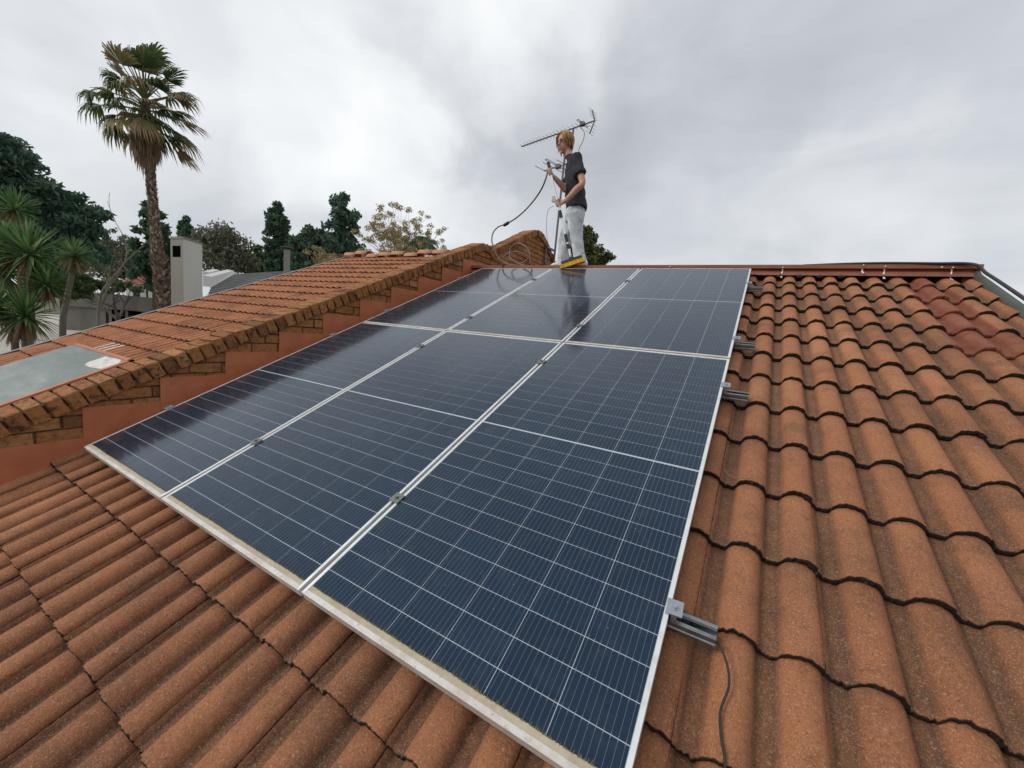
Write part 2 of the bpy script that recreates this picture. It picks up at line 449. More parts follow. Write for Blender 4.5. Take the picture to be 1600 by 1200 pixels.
M_HOSE = NT('hose_dark', .45, (.07, .068, .068)).m
M_HOSEB = NT('hose_brown', .45, (.17, .105, .085)).m
M_CABLE = NT('cable_black', .5, (.022, .018, .016)).m
k = NT('antenna_metal', .5, metal=.6); k.color(k.mix(k.noise(k.coord(), 20), (.10, .095, .09), (.19, .18, .17))); M_ANT = k.m
M_ANTROD = NT('antenna_rod', .45, (.24, .24, .24), metal=.6).m
M_BOXB = NT('junction_box', .6, (.46, .46, .34)).m
M_WHITEP = NT('pole_white', .35, (.80, .81, .82)).m
M_BLKP = NT('pole_black', .5, (.014, .014, .015)).m
M_BRUSHB = NT('brush_block', .5, (.035, .037, .04)).m
k = NT('bristle_yellow', .6); k.color(k.ramp(k.attr('rnd'), [(0, (.55, .27, .008)), (1, (.85, .52, .03))])); M_BRIS = k.m
k = NT('skin', .55, spec=.35); k.color(k.mix(k.noise(k.coord('Object', False), 12, 4), (.46, .235, .165), (.54, .30, .22))); k.b.inputs['Subsurface Weight'].default_value = .05; M_SKIN = k.m
k = NT('tshirt_charcoal', .9, spec=.2); v = k.coord('Object', False); k.color(k.mix(k.noise(v, 25, 5, .7), (.030, .030, .034), (.052, .051, .056))); k.bump(k.noise(v, 16, 4), .3, .02); M_SHIRT = k.m
k = NT('jeans_pale', .9, spec=.2); v = k.coord('Object', False); k.color(k.mix(k.step(k.noise(v, 7, 5, .65, (1, 1, .4)), .35, .7), (.46, .49, .53), (.64, .665, .69))); k.bump(k.noise(v, 11, 4, .6, (1, 1, .5)), .6, .03); M_JEAN = k.m
k = NT('hair_blond', .5); k.color(k.ramp(k.attr('rnd'), [(0, (.17, .080, .030)), (.5, (.40, .215, .080)), (1, (.58, .37, .17))])); M_HAIR = k.m
M_SHOE = NT('shoe_white', .6, (.66, .64, .62)).m
M_EYE = NT('eye', .3, (.03, .025, .025)).m
M_LIP = NT('lip', .5, (.36, .13, .11)).m
M_BROW = NT('brow', .8, (.22, .12, .055)).m
M_PRINT = NT('shirt_print', .8, (.13, .035, .04)).m
M_PRINT2 = NT('shirt_print_pale', .8, (.38, .30, .24)).m

# ================================================================== SETTING
GZ = -2.0
g = MB(); g.add([(-900, -900, GZ), (900, -900, GZ), (900, 900, GZ), (-900, 900, GZ)], [(0, 1, 2, 3)])
tag(g.build('ground', M_GROUND), kind='structure')
g = MB()
pz = GZ + .004
dv = [at(u, v_, 1) for u, v_ in ((-260, 640), (-260, 503), (100, 496), (176, 500), (250, 560))]
dv = []
for u, v_ in ((-420, 700), (-420, 470), (30, 487), (105, 493), (190, 498), (260, 540)):
    d = ray(u, v_); t = (pz - CAM[2]) / d[2]; dv.append(Vector(CAM + t * d))
g.add(dv, [tuple(range(len(dv)))])
tag(g.build('driveway', M_DRIVE), kind='structure')

# ------------------------------------------------------------------ roof tiles
TW, GAUGE, TLEN, RH = .332, .3465, .425, .050
JOINT0 = 3.626 + .166 + .046          # a joint lies on the right flank of every other roll
NOSE0 = .540                           # up-slope position of one line of noses
N_NOSE = -.117                         # level of a pan at the nose


def tile_mesh(name, mats, seed, paint=None):
    rnd = random.Random(seed)
    c1, c2 = TW - .046 - .166, TW - .046
    us = sorted(set([round(i * TW / 40, 5) for i in range(41)] + [c1 - .0585, c1 + .0585, c2 - .0585, .0205]))
    us = [-.028, -.012] + us
    vsamp = [0.0, .005, .018, .06, .16, .30, TLEN]

    def h(u):
        d = min(abs(u - c1), abs(u - c2), abs(u - c2 + TW), abs(u - c1 - TW))
        if d >= .0585: return .0035 * max(0, 1 - (d - .0585) / .012)
        return .0035 + (RH - .0035) * (1 - (d / .0585) ** 2.3) ** .66
    verts = []; dirt = []; nose = []; faces = []
    nu = len(us); jit = [rnd.gauss(0, .0016) for _ in us]; jz = [rnd.gauss(0, .0012) for _ in us]
    for iv, vv in enumerate(vsamp):
        for iu, u in enumerate(us):
            z = h(u) - (.007 if u < .0001 else 0) - (.006 * max(0, 1 - u / .018) if 0 <= u < .018 else 0)
            z += N_NOSE - .033 * vv / TLEN
            if iv == 0: z -= .004
            y = vv + (jit[iu] if iv < 2 else 0)
            verts.append((u, y, z + (jz[iu] if iv < 2 else 0)))
            f = 1 - h(u) / RH
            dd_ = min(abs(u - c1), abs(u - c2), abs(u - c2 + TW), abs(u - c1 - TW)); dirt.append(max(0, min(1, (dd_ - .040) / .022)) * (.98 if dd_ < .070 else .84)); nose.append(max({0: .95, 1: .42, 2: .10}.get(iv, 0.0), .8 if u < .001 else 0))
    for iv in range(len(vsamp) - 1):
        for iu in range(nu - 1):
            a = iv * nu + iu; faces.append((a, a + 1, a + nu + 1, a + nu))
    # front face of the nose
    o = len(verts)
    for depth, back in ((.013, .001), (.024, .007)):
        for iu, u in enumerate(us):
            x, y, z = verts[iu]
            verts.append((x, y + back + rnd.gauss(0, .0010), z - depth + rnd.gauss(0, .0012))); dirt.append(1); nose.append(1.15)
    for iu in range(nu - 1):
        faces.append((o + iu, o + iu + 1, iu + 1, iu)); faces.append((o + nu + iu, o + nu + iu + 1, o + iu + 1, o + iu))
    # lip along the joint, and underside
    o2 = len(verts)
    for iv, vv in enumerate(vsamp):
        x, y, z = verts[iv * nu + nu - 1]; verts.append((x, y, z - .018)); dirt.append(1); nose.append(.7)
    for iv in range(len(vsamp) - 1):
        a = iv * nu + nu - 1; faces.append((a, o2 + iv, o2 + iv + 1, a + nu))
    me = bpy.data.meshes.new(name); me.from_pydata(verts, [], faces)
    pnt = [0.0 if paint is None else (1.0 if paint[0] < q[0] < paint[1] else 0.0) for q in verts]
    if paint: nose = [a_ * (.55 if p_ else 1) for a_, p_ in zip(nose, pnt)]
    for nm, dat in (('dirt', dirt), ('nose', nose), ('paint', pnt)):
        a = me.attributes.new(nm, 'FLOAT', 'POINT'); a.data.foreach_set('value', np.array(dat, dtype=np.float32))
    me.materials.append(mats); me.update()
    me.polygons.foreach_set('use_smooth', [True] * len(me.polygons))
    # crisp front edge
    sh = [not (i < nu - 1 or len(faces) - (len(vsamp) - 1) - 2 * (nu - 1) <= i < len(faces) - (len(vsamp) - 1)) for i in range(len(faces))]
    me.polygons.foreach_set('use_smooth', sh); me.update()
    return me


TV = [tile_mesh('roof_tile', M_TILE, 10 + i) for i in range(7)]
TV2 = [tile_mesh('roof_tile_neighbour', M_TILE2, 40 + i) for i in range(4)]
TVR = {k_: tile_mesh('roof_tile_painted', M_TILE, 90 + i, k_) for i, k_ in enumerate(((.17, .40), (.12, .40), (-.1, .075), (-.1, .20)))}


def cut_copy(me, planes):
    bm = bmesh.new(); bm.from_mesh(me)
    for co, no in planes:
        bmesh.ops.bisect_plane(bm, geom=bm.verts[:] + bm.edges[:] + bm.faces[:], plane_co=co, plane_no=no, clear_outer=True)
    if not bm.faces: bm.free(); return None
    m2 = me.copy(); bm.to_mesh(m2); bm.free(); return m2


house = empty('tiled_house', (0, 0, GZ))
tag(house, 'house with terracotta tiled roof carrying the solar panels', 'house')
XL, XR_ = -.262, 5.13
roof = empty('roof', (0, 0, -GZ), (TH, 0, 0), house)
d = MB(); d.box(((XL + XR_) / 2, 1.66, -.20), (XR_ - XL + .02, 5.96, .03)); d.build('roof_deck', M_DECK, roof)
ncol0 = math.floor((XL - JOINT0) / TW)
for r in range(-5, 12):
    y = NOSE0 + r * GAUGE
    for c in range(ncol0, 8):
        x = JOINT0 + c * TW
        if x >= XR_ - .02 or x + TW <= XL + .02: continue
        me = random.choice(TV)
        # strip painted over with red sealer near the ridge
        if c == 2 and r in (7, 8, 9, 10, 11): me = TVR[(.12, .40)] if r in (7, 10) else TVR[(.17, .40)]
        if c == 3 and r in (7, 8, 9, 10): me = TVR[(-.1, .20)] if r == 7 else TVR[(-.1, .075)]
        pl = []
        if x < XL: pl.append(((XL - x, 0, 0), (-1, 0, 0)))
        if x + TW > XR_: pl.append(((XR_ - x, 0, 0), (1, 0, 0)))
        if y + TLEN > 4.63: pl.append(((0, 4.63 - y, 0), (0, 1, 0)))
        if pl:
            me = cut_copy(me, pl)
            if me is None: continue
        o = link('roof_tile', me, roof, (x + random.gauss(0, .0008), y + random.gauss(0, .003), random.gauss(0, .0012)), (random.gauss(0, .003), random.gauss(0, .004), random.gauss(0, .004)))

# ridge flashing: apron, upstand and flat cap, all bent red sheet
HZ = -GZ
e0 = W(0, 4.585, -.064); e1 = W(0, 4.67, -.045)
prof = [(e0.y, e0.z), (e1.y, e1.z), (e1.y + .012, 1.880), (e1.y - .035, 1.878), (e1.y - .037, 1.914), (e1.y + .47, 1.926), (e1.y + .47, 1.60), (e1.y + .44, 1.60),
        (e1.y + .44, 1.905), (e1.y + .03, 1.90), (e1.y + .02, e1.z - .02), (e0.y, e0.z - .004)]
m = MB(); m.prism([(p, q) for p, q in prof], XL - .0, XR_ + .03, 'x')
rf = m.build('ridge_flashing', M_RIDGE, house, (0, 0, HZ))
for x in (3.72, 4.36, 4.52, 4.90, 4.97, 2.62):
    s = MB(); zz = random.uniform(1.885, 1.908); s.tube([(x, e1.y - .05, zz), (x, e1.y - .034, zz)], [.006, .005], 6)
    s.build('screw', M_SEAL, rf)
for x, ln in ((3.72, .10), (4.36, .05), (4.52, .10), (4.97, .11)):
    s = MB(); q = [Vector((x, e1.y - .012 - random.random() * .01, 1.877)), Vector((x + .006, e1.y - .018, 1.855)), Vector((x - .004, e1.y - .055, 1.89 - ln * .9)), Vector((x + .005, e1.y - .09, 1.875 - ln))]
    s.tube(spline(q, 4), [.006 + .003 * math.sin(i * 1.3) for i in range(13)], 6); s.build('sealant_bead', M_SEAL, rf, smooth=True)
# little open gaps at the head of the pans, their shade put in as dark solids
for kx in range(4):
    s = MB(); x = 3.626 + .083 + .166 * kx * 1.0; q = W(x, 4.60, -.085); s.seg = 8
    s.loft([(q + Vector((0, -.03, .0)), Vector((.02, 0, 0)), Vector((0, 0, .012))), (q + Vector((0, -.005, .004)), Vector((.032, 0, 0)), Vector((0, 0, .02))), (q + Vector((0, .03, .01)), Vector((.03, 0, 0)), Vector((0, 0, .02)))])
    s.build('gap_shade_plug', M_DECK, rf, smooth=True)
# verge strip on the right
m = MB(); vp = [(XR_ - .030 + .065 * i / 10, -.085 + .050 * math.sin(math.pi * (i / 10) ** .8)) for i in range(11)]
vp2 = [(a, b - .006) for a, b in vp][::-1]
m.prism(vp + vp2, -1.3, 4.70, 'y'); vg = m.build('verge_strip', M_VERGE, roof, smooth=True)
m = MB(); m.box((XR_ - .02, e1.y + .21, 1.71), (.10, .41, .36)); m.build('ridge_end_block', M_RIDGE, house, (0, 0, HZ))
# walls under the roof and fascia
b = W(0, -1.28, -.2)
m = MB(); m.prism([(b.y + .35, GZ), (b.y + .35, b.z + .16), (e1.y - .05, 1.56), (e1.y - .05, 1.6), (e1.y + .43, 1.6), (e1.y + .43, GZ)], XL + .02, XR_ - .02, 'x')
m.build('wall', M_PLASTERG, house, (0, 0, HZ))
m = MB(); m.box((2.43, b.y + .02, b.z + .02), (XR_ - XL, .03, .2)); m.build('fascia_board', M_BARK, house, (0, 0, HZ))

# ------------------------------------------------------------------ neighbour's roof
nb = empty('neighbour_house', (-3, 3, GZ))
tag(nb, 'neighbouring house with orange tiled roof and painted sheet behind the brick parapet', 'house')
NBO = Vector((3, -3, -GZ))
nroof = empty('roof', NBO, (TH, 0, 0), nb)
NBN = -.2 + .07                                 # offset of the neighbour's plane


def left_limit(y):
    return -5.56


def nbx(y0, y1):
    return left_limit((y0 + y1) / 2)


d = MB(); prf = [(-5.5, 6.6), (-1.0, 6.6), (-1.0, -1.0), (-5.5, -1.0), (-5.5, 0.2), (-5.5, 2.3)]
d.add([(x, y, NBN - .19) for x, y in prf] + [(x, y, NBN - .16) for x, y in prf], [tuple(range(6)), tuple(range(6, 12))[::-1]] + [(i, (i + 1) % 6, 6 + (i + 1) % 6, 6 + i) for i in range(6)])
d.build('roof_deck', M_DECK, nroof)
SKY_X0, SKY_X1, SKY_Y0, SKY_Y1 = -4.46, -2.5, -.7, .95
for r in range(-4, 18):
    y = .94 + (r - 1) * GAUGE
    if y > 6.45: continue
    for c in range(-14, 1):
        x = -1.0 + c * TW - TW
        lim = left_limit(y + .17)
        if x + TW < lim: continue
        if x > SKY_X0 - .05 and x + TW < SKY_X1 + .12 and y > SKY_Y0 - .2 and y + GAUGE < SKY_Y1 + .12: continue
        me = random.choice(TV2)
        pl = []
        if x < -4.2:
            dx = 0
            no = Vector((-1, -dx, 0)).normalized(); pl.append(((left_limit(y) - x, 0, 0), no))
        if y + TLEN > 6.56: pl.append(((0, 6.56 - y, 0), (0, 1, 0)))
        if pl:
            me = cut_copy(me, pl)
            if me is None: continue
        link('roof_tile', me, nroof, (x, y + random.gauss(0, .002), NBN + random.gauss(0, .0015)), (random.gauss(0, .002), random.gauss(0, .003), 0))
# ridge tiles
for i in range(11):
    m = MB(); x0 = -5.6 + i * .42; m.seg = 14
    n_ = 9; vs = []
    for xx, rr in ((x0, .125), (x0 + .40, .118), (x0 + .40, .104), (x0, .111)):
        for j in range(n_):
            t = math.pi * j / (n_ - 1); vs.append((xx, math.cos(t) * rr, math.sin(t) * rr * .8))
    fs = []
    for a in range(4):
        b2 = (a + 1) % 4
        for j in range(n_ - 1): fs.append((a * n_ + j, a * n_ + j + 1, b2 * n_ + j + 1, b2 * n_ + j))
    m.add(vs, fs); q = W(0, 6.60, NBN - .085); m.build('ridge_tile', M_RTILE, nb, NBO + Vector((0, q.y, q.z)), (random.gauss(0, .01), random.gauss(0, .006), 0), smooth=True)
# grey verge trim along the far edge
m = MB()
pts = [W(left_limit(y) - .01, y, NBN - .075) for y in (-1.0, -.3, .5, 1.4, 2.28, 2.36, 3.5, 5.0, 6.6)]
for a, c in zip(pts[:-1], pts[1:]):
    s = Vector((-.10, 0, 0)); z = Vector((0, 0, -.12))
    m.add([a, c, c + s, a + s, a + s + z, c + s + z], [(0, 1, 2, 3), (3, 2, 5, 4)])
k = NT('verge_grey', .8); k.color(k.mix(k.noise(k.coord('Object', False), 6, 4), (.16, .155, .145), (.26, .25, .235))); M_VG = k.m
m.build('verge_trim', M_VG, nb, NBO)
# lapped sheet let into the roof, and the white painted patch above it
m = MB(); n0 = NBN - .035
m.box(((SKY_X0 + SKY_X1) / 2, (SKY_Y0 + SKY_Y1) / 2, n0), (SKY_X1 - SKY_X0, SKY_Y1 - SKY_Y0, .012))
sk = m.build('roof_sheet', M_SKYL, nroof)
tag(sk, 'weathered grey green sheet let into the roof')
for (x0, x1, y0, y1) in ((SKY_X1 - .02, SKY_X1 + .05, SKY_Y0, SKY_Y1 + .05), (SKY_X0, SKY_X1 + .05, SKY_Y1 + .002, SKY_Y1 + .05)):
    m = MB(); m.box(((x0 + x1) / 2, (y0 + y1) / 2, n0 + .002), (x1 - x0, y1 - y0, .02)); m.build('sheet_flashing', M_FLASH, nroof)
rr = random.Random(3)
for cx, cy, w_, h_ in ((-2.80, .82, .56, .24),):
    m = MB(); P = []
    for i in range(18):
        t = 2 * math.pi * i / 18; f = .8 + .35 * rr.random(); P.append((cx + max(-.5, min(.5, .6 * math.cos(t) * f)) * w_, cy + max(-.5, min(.5, .6 * math.sin(t) * f)) * h_, n0 + .0085))
    m.add(P, [tuple(range(18))]); m.build('white_paint_patch', M_WPATCH, nroof)
# painted tile strip: follows the tile profile a little above it
m = MB(); nx = 40; vs = []; fs = []
for j, (yy) in enumerate((1.02, 1.12, 1.27)):
    for i in range(nx + 1):
        x = -4.16 + .58 * i / nx + .03 * (yy - 1.1) * 2; u = (x + 1.0) % TW; c1, c2 = TW - .046 - .166, TW - .046
        d_ = min(abs(u - c1), abs(u - c2), abs(u - c2 + TW), abs(u - c1 - TW)); hh = 0 if d_ >= .066 else RH * (.5 * (1 + math.cos(math.pi * d_ / .066))) ** .72
        vv = (yy - .94) % GAUGE
        vs.append((x, yy, NBN + hh + N_NOSE - .033 * vv / TLEN + .005))
for j in range(2):
    for i in range(nx): a = j * (nx + 1) + i; fs.append((a, a + 1, a + nx + 2, a + nx + 1))
m.add(vs, fs); m.build('white_paint_patch', M_WPATCH, nroof, smooth=True)
# body of the neighbour's house
m = MB(); q0 = W(0, -1.0, NBN - .2); q1 = W(0, 6.6, NBN - .2)
m.prism([(q0.y + .3, GZ), (q0.y + .3, q0.z + .1), (q1.y, q1.z - .02), (q1.y + 3.0, q1.z - 1.3), (q1.y + 3.0, GZ)], -4.9, -.55, 'x'); m.build('wall', M_PLASTERG, nb, NBO)
m = MB(); m.add([(-5.6, q1.y, q1.z + .06), (-.5, q1.y, q1.z + .06), (-.5, q1.y + 3.4, q1.z - 1.42), (-5.6, q1.y + 3.4, q1.z - 1.42), (-5.6, q1.y, q1.z), (-.5, q1.y, q1.z), (-.5, q1.y + 3.4, q1.z - 1.48), (-5.6, q1.y + 3.4, q1.z - 1.48)],
               [(0, 1, 2, 3), (7, 6, 5, 4), (0, 4, 5, 1), (2, 6, 7, 3), (0, 3, 7, 4), (1, 5, 6, 2)]); m.build('back_slope', M_FLASH, nb, NBO)

# ------------------------------------------------------------------ brick parapet between the roofs
PX0, PX1 = -.50, -.272                      # thickness of the wall
par = empty('brick_parapet', (-.385, 2.0, GZ))
tag(par, 'brown brick parapet wall with rowlock coping beside the solar panels', 'wall')
PO = Vector((.385, -2.0, -GZ))
# line of the underside of the coping, world (Y, Z)
LOW = [(-1.3, None), (4.50, None)]
slope_pt = lambda y: (W(0, y, .165).y, W(0, y, .165).z)
cap1 = [slope_pt(-1.35), slope_pt(4.75), (4.56, 2.20), (4.74, 2.18), (4.84, 2.10)]
cap2 = [(4.80, 2.14), (5.02, 2.245), (5.40, 2.43), (5.80, 2.63), (6.14, 2.80), (6.36, 2.855), (6.55, 2.80), (6.80, 2.66), (7.16, 2.44), (7.7, 2.2)]


def resample(poly, stepd):
    P = [Vector((0, a, b)) for a, b in poly]; o = []; acc_ = 0; nxt = 0
    for a, b2 in zip(P[:-1], P[1:]):
        L = (b2 - a).length; t = (b2 - a) / L
        while nxt <= acc_ + L:
            o.append((a + t * (nxt - acc_), t)); nxt += stepd
        acc_ += L
    return o


def brick_mesh(lx, ly, lz, seed, rough=.004):
    r = random.Random(seed); bm = bmesh.new()
    bmesh.ops.create_cube(bm, size=1)
    bmesh.ops.bevel(bm, geom=bm.edges[:], offset=.035, segments=1, affect='EDGES')
    for v_ in bm.verts:
        v_.co = Vector((v_.co.x * lx + r.gauss(0, rough), v_.co.y * ly + r.gauss(0, rough), v_.co.z * lz + r.gauss(0, rough)))
    me = bpy.data.meshes.new('brick'); bm.to_mesh(me); bm.free(); return me


CAPV = []
for i in range(6):
    me = brick_mesh(.256, .077, .116, i, .0026); me.materials.append(M_BRICKCAP); CAPV.append(me)
core = []
for poly in (cap1, cap2):
    for p, t in resample(poly, .0925):
        nrm_ = Vector((0, -t.z, t.y)); ang = math.atan2(t.z, t.y)
        c = p + nrm_ * .056
        o = link('coping_brick', random.choice(CAPV), par, PO + Vector(((PX0 + PX1) / 2 + .017 + random.gauss(0, .004), c.y, c.z + random.gauss(0, .002))), (ang + random.gauss(0, .010), random.gauss(0, .008), random.gauss(0, .010)))
    # mortar bed between the coping bricks
    m = MB(); pts = [Vector((0, a, b2)) for a, b2 in poly]
    for a, b2 in zip(pts[:-1], pts[1:]):
        t = (b2 - a).normalized(); nn = Vector((0, -t.z, t.y))
        vs = [];
        for q in (a, b2):
            for xx in (PX0 + .004, PX1 - .010):
                for hh in (-.012, .088): vs.append(Vector((xx, q.y, q.z)) + nn * hh)
        m.add(vs, [(0, 1, 3, 2), (4, 6, 7, 5), (0, 4, 5, 1), (2, 3, 7, 6), (1, 5, 7, 3), (0, 2, 6, 4)])
    m.build('coping_mortar', M_MORTAR, par, PO)
# wall core
m = MB(); top = [(a, b2 + .01) for a, b2 in cap1[:-1]] + [(a, b2 + .01) for a, b2 in cap2[1:]]
m.prism([(cap1[0][0], GZ)] + top + [(7.7, GZ)], PX0 + .01, PX1 - .012, 'x'); m.build('wall_core', M_MORTAR, par, PO)
# face bricks in level courses, cut off under the coping


def cap_z(Y):
    P = top
    for (a, za), (b2, zb) in zip(P[:-1], P[1:]):
        if a <= Y <= b2 and b2 > a: return za + (zb - za) * (Y - a) / (b2 - a)
    return -9


BW, BH, JT = .222, .073, .012
FACEV = []
for i in range(6):
    me = brick_mesh(.03, BW, BH, 30 + i, .0028); me.materials.append(M_BRICK); FACEV.append(me)
row = 0; z = -.95
while z < 2.85:
    y = -1.2 + (row % 2) * (BW + JT) / 2
    while y < 7.5:
        yc = y + BW / 2; zc = z + BH / 2
        lowline = (yc * math.tan(TH) - .16) if yc < 4.3 else 1.75
        zt = max(cap_z(y), cap_z(y + BW), cap_z(yc))
        if z < zt + .01 and z + BH > lowline:
            me = random.choice(FACEV)
            za, zb = cap_z(max(y, -1.25)), cap_z(min(y + BW, 7.45))
            if z + BH > min(za, zb) + .03:
                t = Vector((0, BW, zb - za)).normalized(); nn = Vector((0, -t.z, t.y))
                me = cut_copy(me, [((0, -BW / 2, za + .03 - zc), nn)])
            if me is not None:
                link('brick', me, par, PO + Vector((PX1 - .014 + random.gauss(0, .0015), yc, zc)), (random.gauss(0, .008), 0, random.gauss(0, .008)))
        y += BW + JT
    z += BH + JT; row += 1
# stepped flashing
STEPS = [-.86, -.40, .060, .478, .920, 1.370, 1.815, 2.26, 2.705, 3.15, 3.60, 4.05]
for i, y0 in enumerate(STEPS):
    y1 = (STEPS[i + 1] if i + 1 < len(STEPS) else 4.42) + .03
    zt = y0 * math.tan(TH) + .172 + random.gauss(0, .004)
    bz = lambda y: y * math.tan(TH) - .105
    m = MB(); xo = .0025 * (i % 2); dz = random.gauss(.004, .004)
    vs = [(PX1 + .009 + xo, y0, bz(y0)), (PX1 + .009 + xo, y1, bz(y1)), (PX1 + .009 + xo, y1, max(zt + dz, bz(y1) + .02)), (PX1 + .009 + xo, y0, zt)]
    vs += [(a + .0025, b2, c) for a, b2, c in vs]
    # foot turned out over the tiles
    m.add(vs, [(3, 2, 1, 0), (4, 5, 6, 7), (0, 4, 7, 3), (1, 2, 6, 5), (2, 3, 7, 6), (0, 1, 5, 4)])
    f0 = Vector(vs[4]); f1 = Vector(vs[5]); ft = Vector((.055, .0, .004)); th_ = Vector((0, 0, .003))
    m.add([f0, f1, f1 + ft, f0 + ft, f0 + th_, f1 + th_, f1 + ft + th_, f0 + ft + th_], [(0, 1, 2, 3), (7, 6, 5, 4), (3, 2, 6, 7), (0, 3, 7, 4), (1, 5, 6, 2)])
    m.build('flashing_step', M_FLASH, par, PO)

# ------------------------------------------------------------------ solar panels
PW, PH, PG = 1.134, 2.279, .020
CW, CHh, CG, MIDG = .182, .091, .0024, .011
mx0 = (PW - 6 * CW - 5 * CG) / 2 + CW / 2
my0 = (PH - 24 * CHh - 22 * CG - MIDG) / 2 + CHh / 2
cm = MB(); cm.box((0, 0, -.0001), (CW, CHh, .0004)); cell_me = cm.mesh('cell'); cell_me.materials.append(M_CELL)
LIP, FD = .0125, .035


def bar_mesh(L, lip):
    """frame bar along +x, outer edge at y=0, mitred at both ends"""
    m = MB(); a = 0.0
    m.add([(0, 0, 0), (L, 0, 0), (L - lip, lip, 0), (lip, lip, 0), (0, 0, -FD), (L, 0, -FD), (L - lip, lip, -.004), (lip, lip, -.004)],
          [(0, 1, 2, 3), (4, 5, 1, 0), (3, 2, 6, 7), (7, 6, 5, 4)])
    return m


NAMES = {(0, 0): 'lower row solar panel next to the stepped red flashing', (1, 0): 'middle solar panel of the lower row',
         (2, 0): 'nearest solar panel, lower row, beside the bare tiles', (0, 1): 'upper row solar panel beside the parapet, reflecting the hose loops',
         (1, 1): 'middle solar panel of the upper row, reflecting the standing person', (2, 1): 'upper row solar panel on the side of the bare tiles, under the ridge'}
for rr_ in range(2):
    for cc in range(3):
        px, py = cc * (PW + PG), rr_ * (PH + PG)
        p = empty('solar_panel', W(px, py, random.gauss(0, .0008)), (TH, 0, 0))
        tag(p, NAMES[(cc, rr_)], 'solar panel', 'solar panels on the tiled roof')
        b0 = bar_mesh(PW, .017); b0.build('frame_bar', M_ALUD, p)
        b1 = bar_mesh(PW, LIP); b1.build('frame_bar', M_ALU, p, (PW, PH, 0), (0, 0, math.pi))
        b2 = bar_mesh(PH, LIP); b2.build('frame_bar', M_ALU, p, (PW, 0, 0), (0, 0, math.pi / 2))
        b3 = bar_mesh(PH, LIP); b3.build('frame_bar', M_ALU, p, (0, PH, 0), (0, 0, -math.pi / 2))
        m = MB(); m.box((PW / 2, PH / 2, -.0045), (PW - .01, PH - .01, .004)); m.build('backsheet', M_BACK, p)
        for j in range(24):
            for i in range(6):
                y = my0 + j * (CHh + CG) + ((MIDG - CG) if j >= 12 else 0)
                link('cell', cell_me, p, (mx0 + i * (CW + CG), y, -.0018))
        # silt caught above the lower lip, with a mossy fringe
        if True:
            m = MB(); wd = .021 if rr_ == 0 else .007; n_ = 90; ed = [wd * (.92 + .12 * mnoise.noise((i * .07 + cc * 9, rr_ * 5, 0)) + .05 * mnoise.noise((i * .6, cc, 0))) for i in range(n_ + 1)]
            vs = [(.013 + (PW - .026) * i / n_, .0165, -.0009) for i in range(n_ + 1)] + [(.013 + (PW - .026) * i / n_, .0165 + ed[i], -.0011) for i in range(n_ + 1)]
            m.add(vs, [(i, i + 1, n_ + 2 + i, n_ + 1 + i) for i in range(n_)]); m.build('silt_band', M_DIRT, p)
            m = MB()
            for i in range(n_ * 4 if rr_ == 0 else 0):
                if random.random() < .72:
                    x = .015 + (PW - .03) * i / (n_ * 4); y = .0165 + ed[i // 4] - .002; l_ = abs(random.gauss(0, .006)) + .002
                    m.add([(x, y, -.0007), (x + .004, y, -.0007), (x + .002 + random.gauss(0, .002), y + l_, -.0008)], [(0, 1, 2)])
            if m.v: tag(m.build('moss_fringe', M_MOSS, p), kind='stuff')

# mounting rails with their clamps
RAILS = [(.487, 'mounting rail lowest down the roof, its open end standing out furthest below'),
         (1.923, 'mounting rail under the upper edge of the lower panel row'),
         (2.640, 'mounting rail just above the seam between the two panel rows'),
         (4.020, 'mounting rail nearest the ridge, under the upper panel row')]
rp = [(-.023, 0), (.023, 0), (.023, .012), (.019, .015), (.019, .024), (.023, .027), (.023, .040), (.011, .040), (.011, .037), (.0195, .037), (.0195, .027), (.0155, .024), (.0155, .014), (.0195, .011), (.0195, .0035),
      (-.0195, .0035), (-.0195, .011), (-.0155, .014), (-.0155, .024), (-.0195, .027), (-.0195, .037), (-.011, .037), (-.011, .040), (-.023, .040), (-.023, .027), (-.019, .024), (-.019, .015), (-.023, .012)]
for y, lab in RAILS:
    rl = empty('mounting_rail', W(0, y, -.0755), (TH, 0, 0))
    tag(rl, lab, 'mounting rail', 'rails under the solar panels')
    m = MB(); m.prism(rp, -.06, 3.572, 'x'); m.build('channel', M_RAIL, rl)
    for x in (PW + PG / 2, 2 * PW + 1.5 * PG):
        cl_ = empty('mid_clamp', (x, random.gauss(0, .006), .0755), (0, 0, random.gauss(0, .05)), rl)
        m = MB(); m.box((0, 0, .0035), (.052, .05, .006)); m.box((0, 0, -.019), (.016, .048, .039)); m.build('clamp_plate', M_CLAMPD, cl_)
        m = MB(); m.tube([(0, 0, .0065), (0, 0, .0085)], .010, 14); m.tube([(0, 0, .0085), (0, 0, .015)], .0065, 6); m.build('bolt', M_CLAMPD, cl_)
    for x, sgn in ((3 * PW + 2 * PG, 1), (0.0, -1)):
        cl_ = empty('end_clamp', (x, random.gauss(0, .006), .0755), (0, 0, random.gauss(0, .05)), rl)
        m = MB(); m.box((sgn * .012, 0, .0035), (.046, .05, .006)); m.box((sgn * .0125, 0, -.019), (.016, .046, .039)); m.build('clamp_plate', M_CLAMP, cl_)
        m = MB(); m.tube([(sgn * .013, 0, .0065), (sgn * .013, 0, .0085)], .010, 14); m.tube([(sgn * .013, 0, .0085), (sgn * .013, 0, .015)], .0065, 6); m.build('bolt', M_CLAMP, cl_)

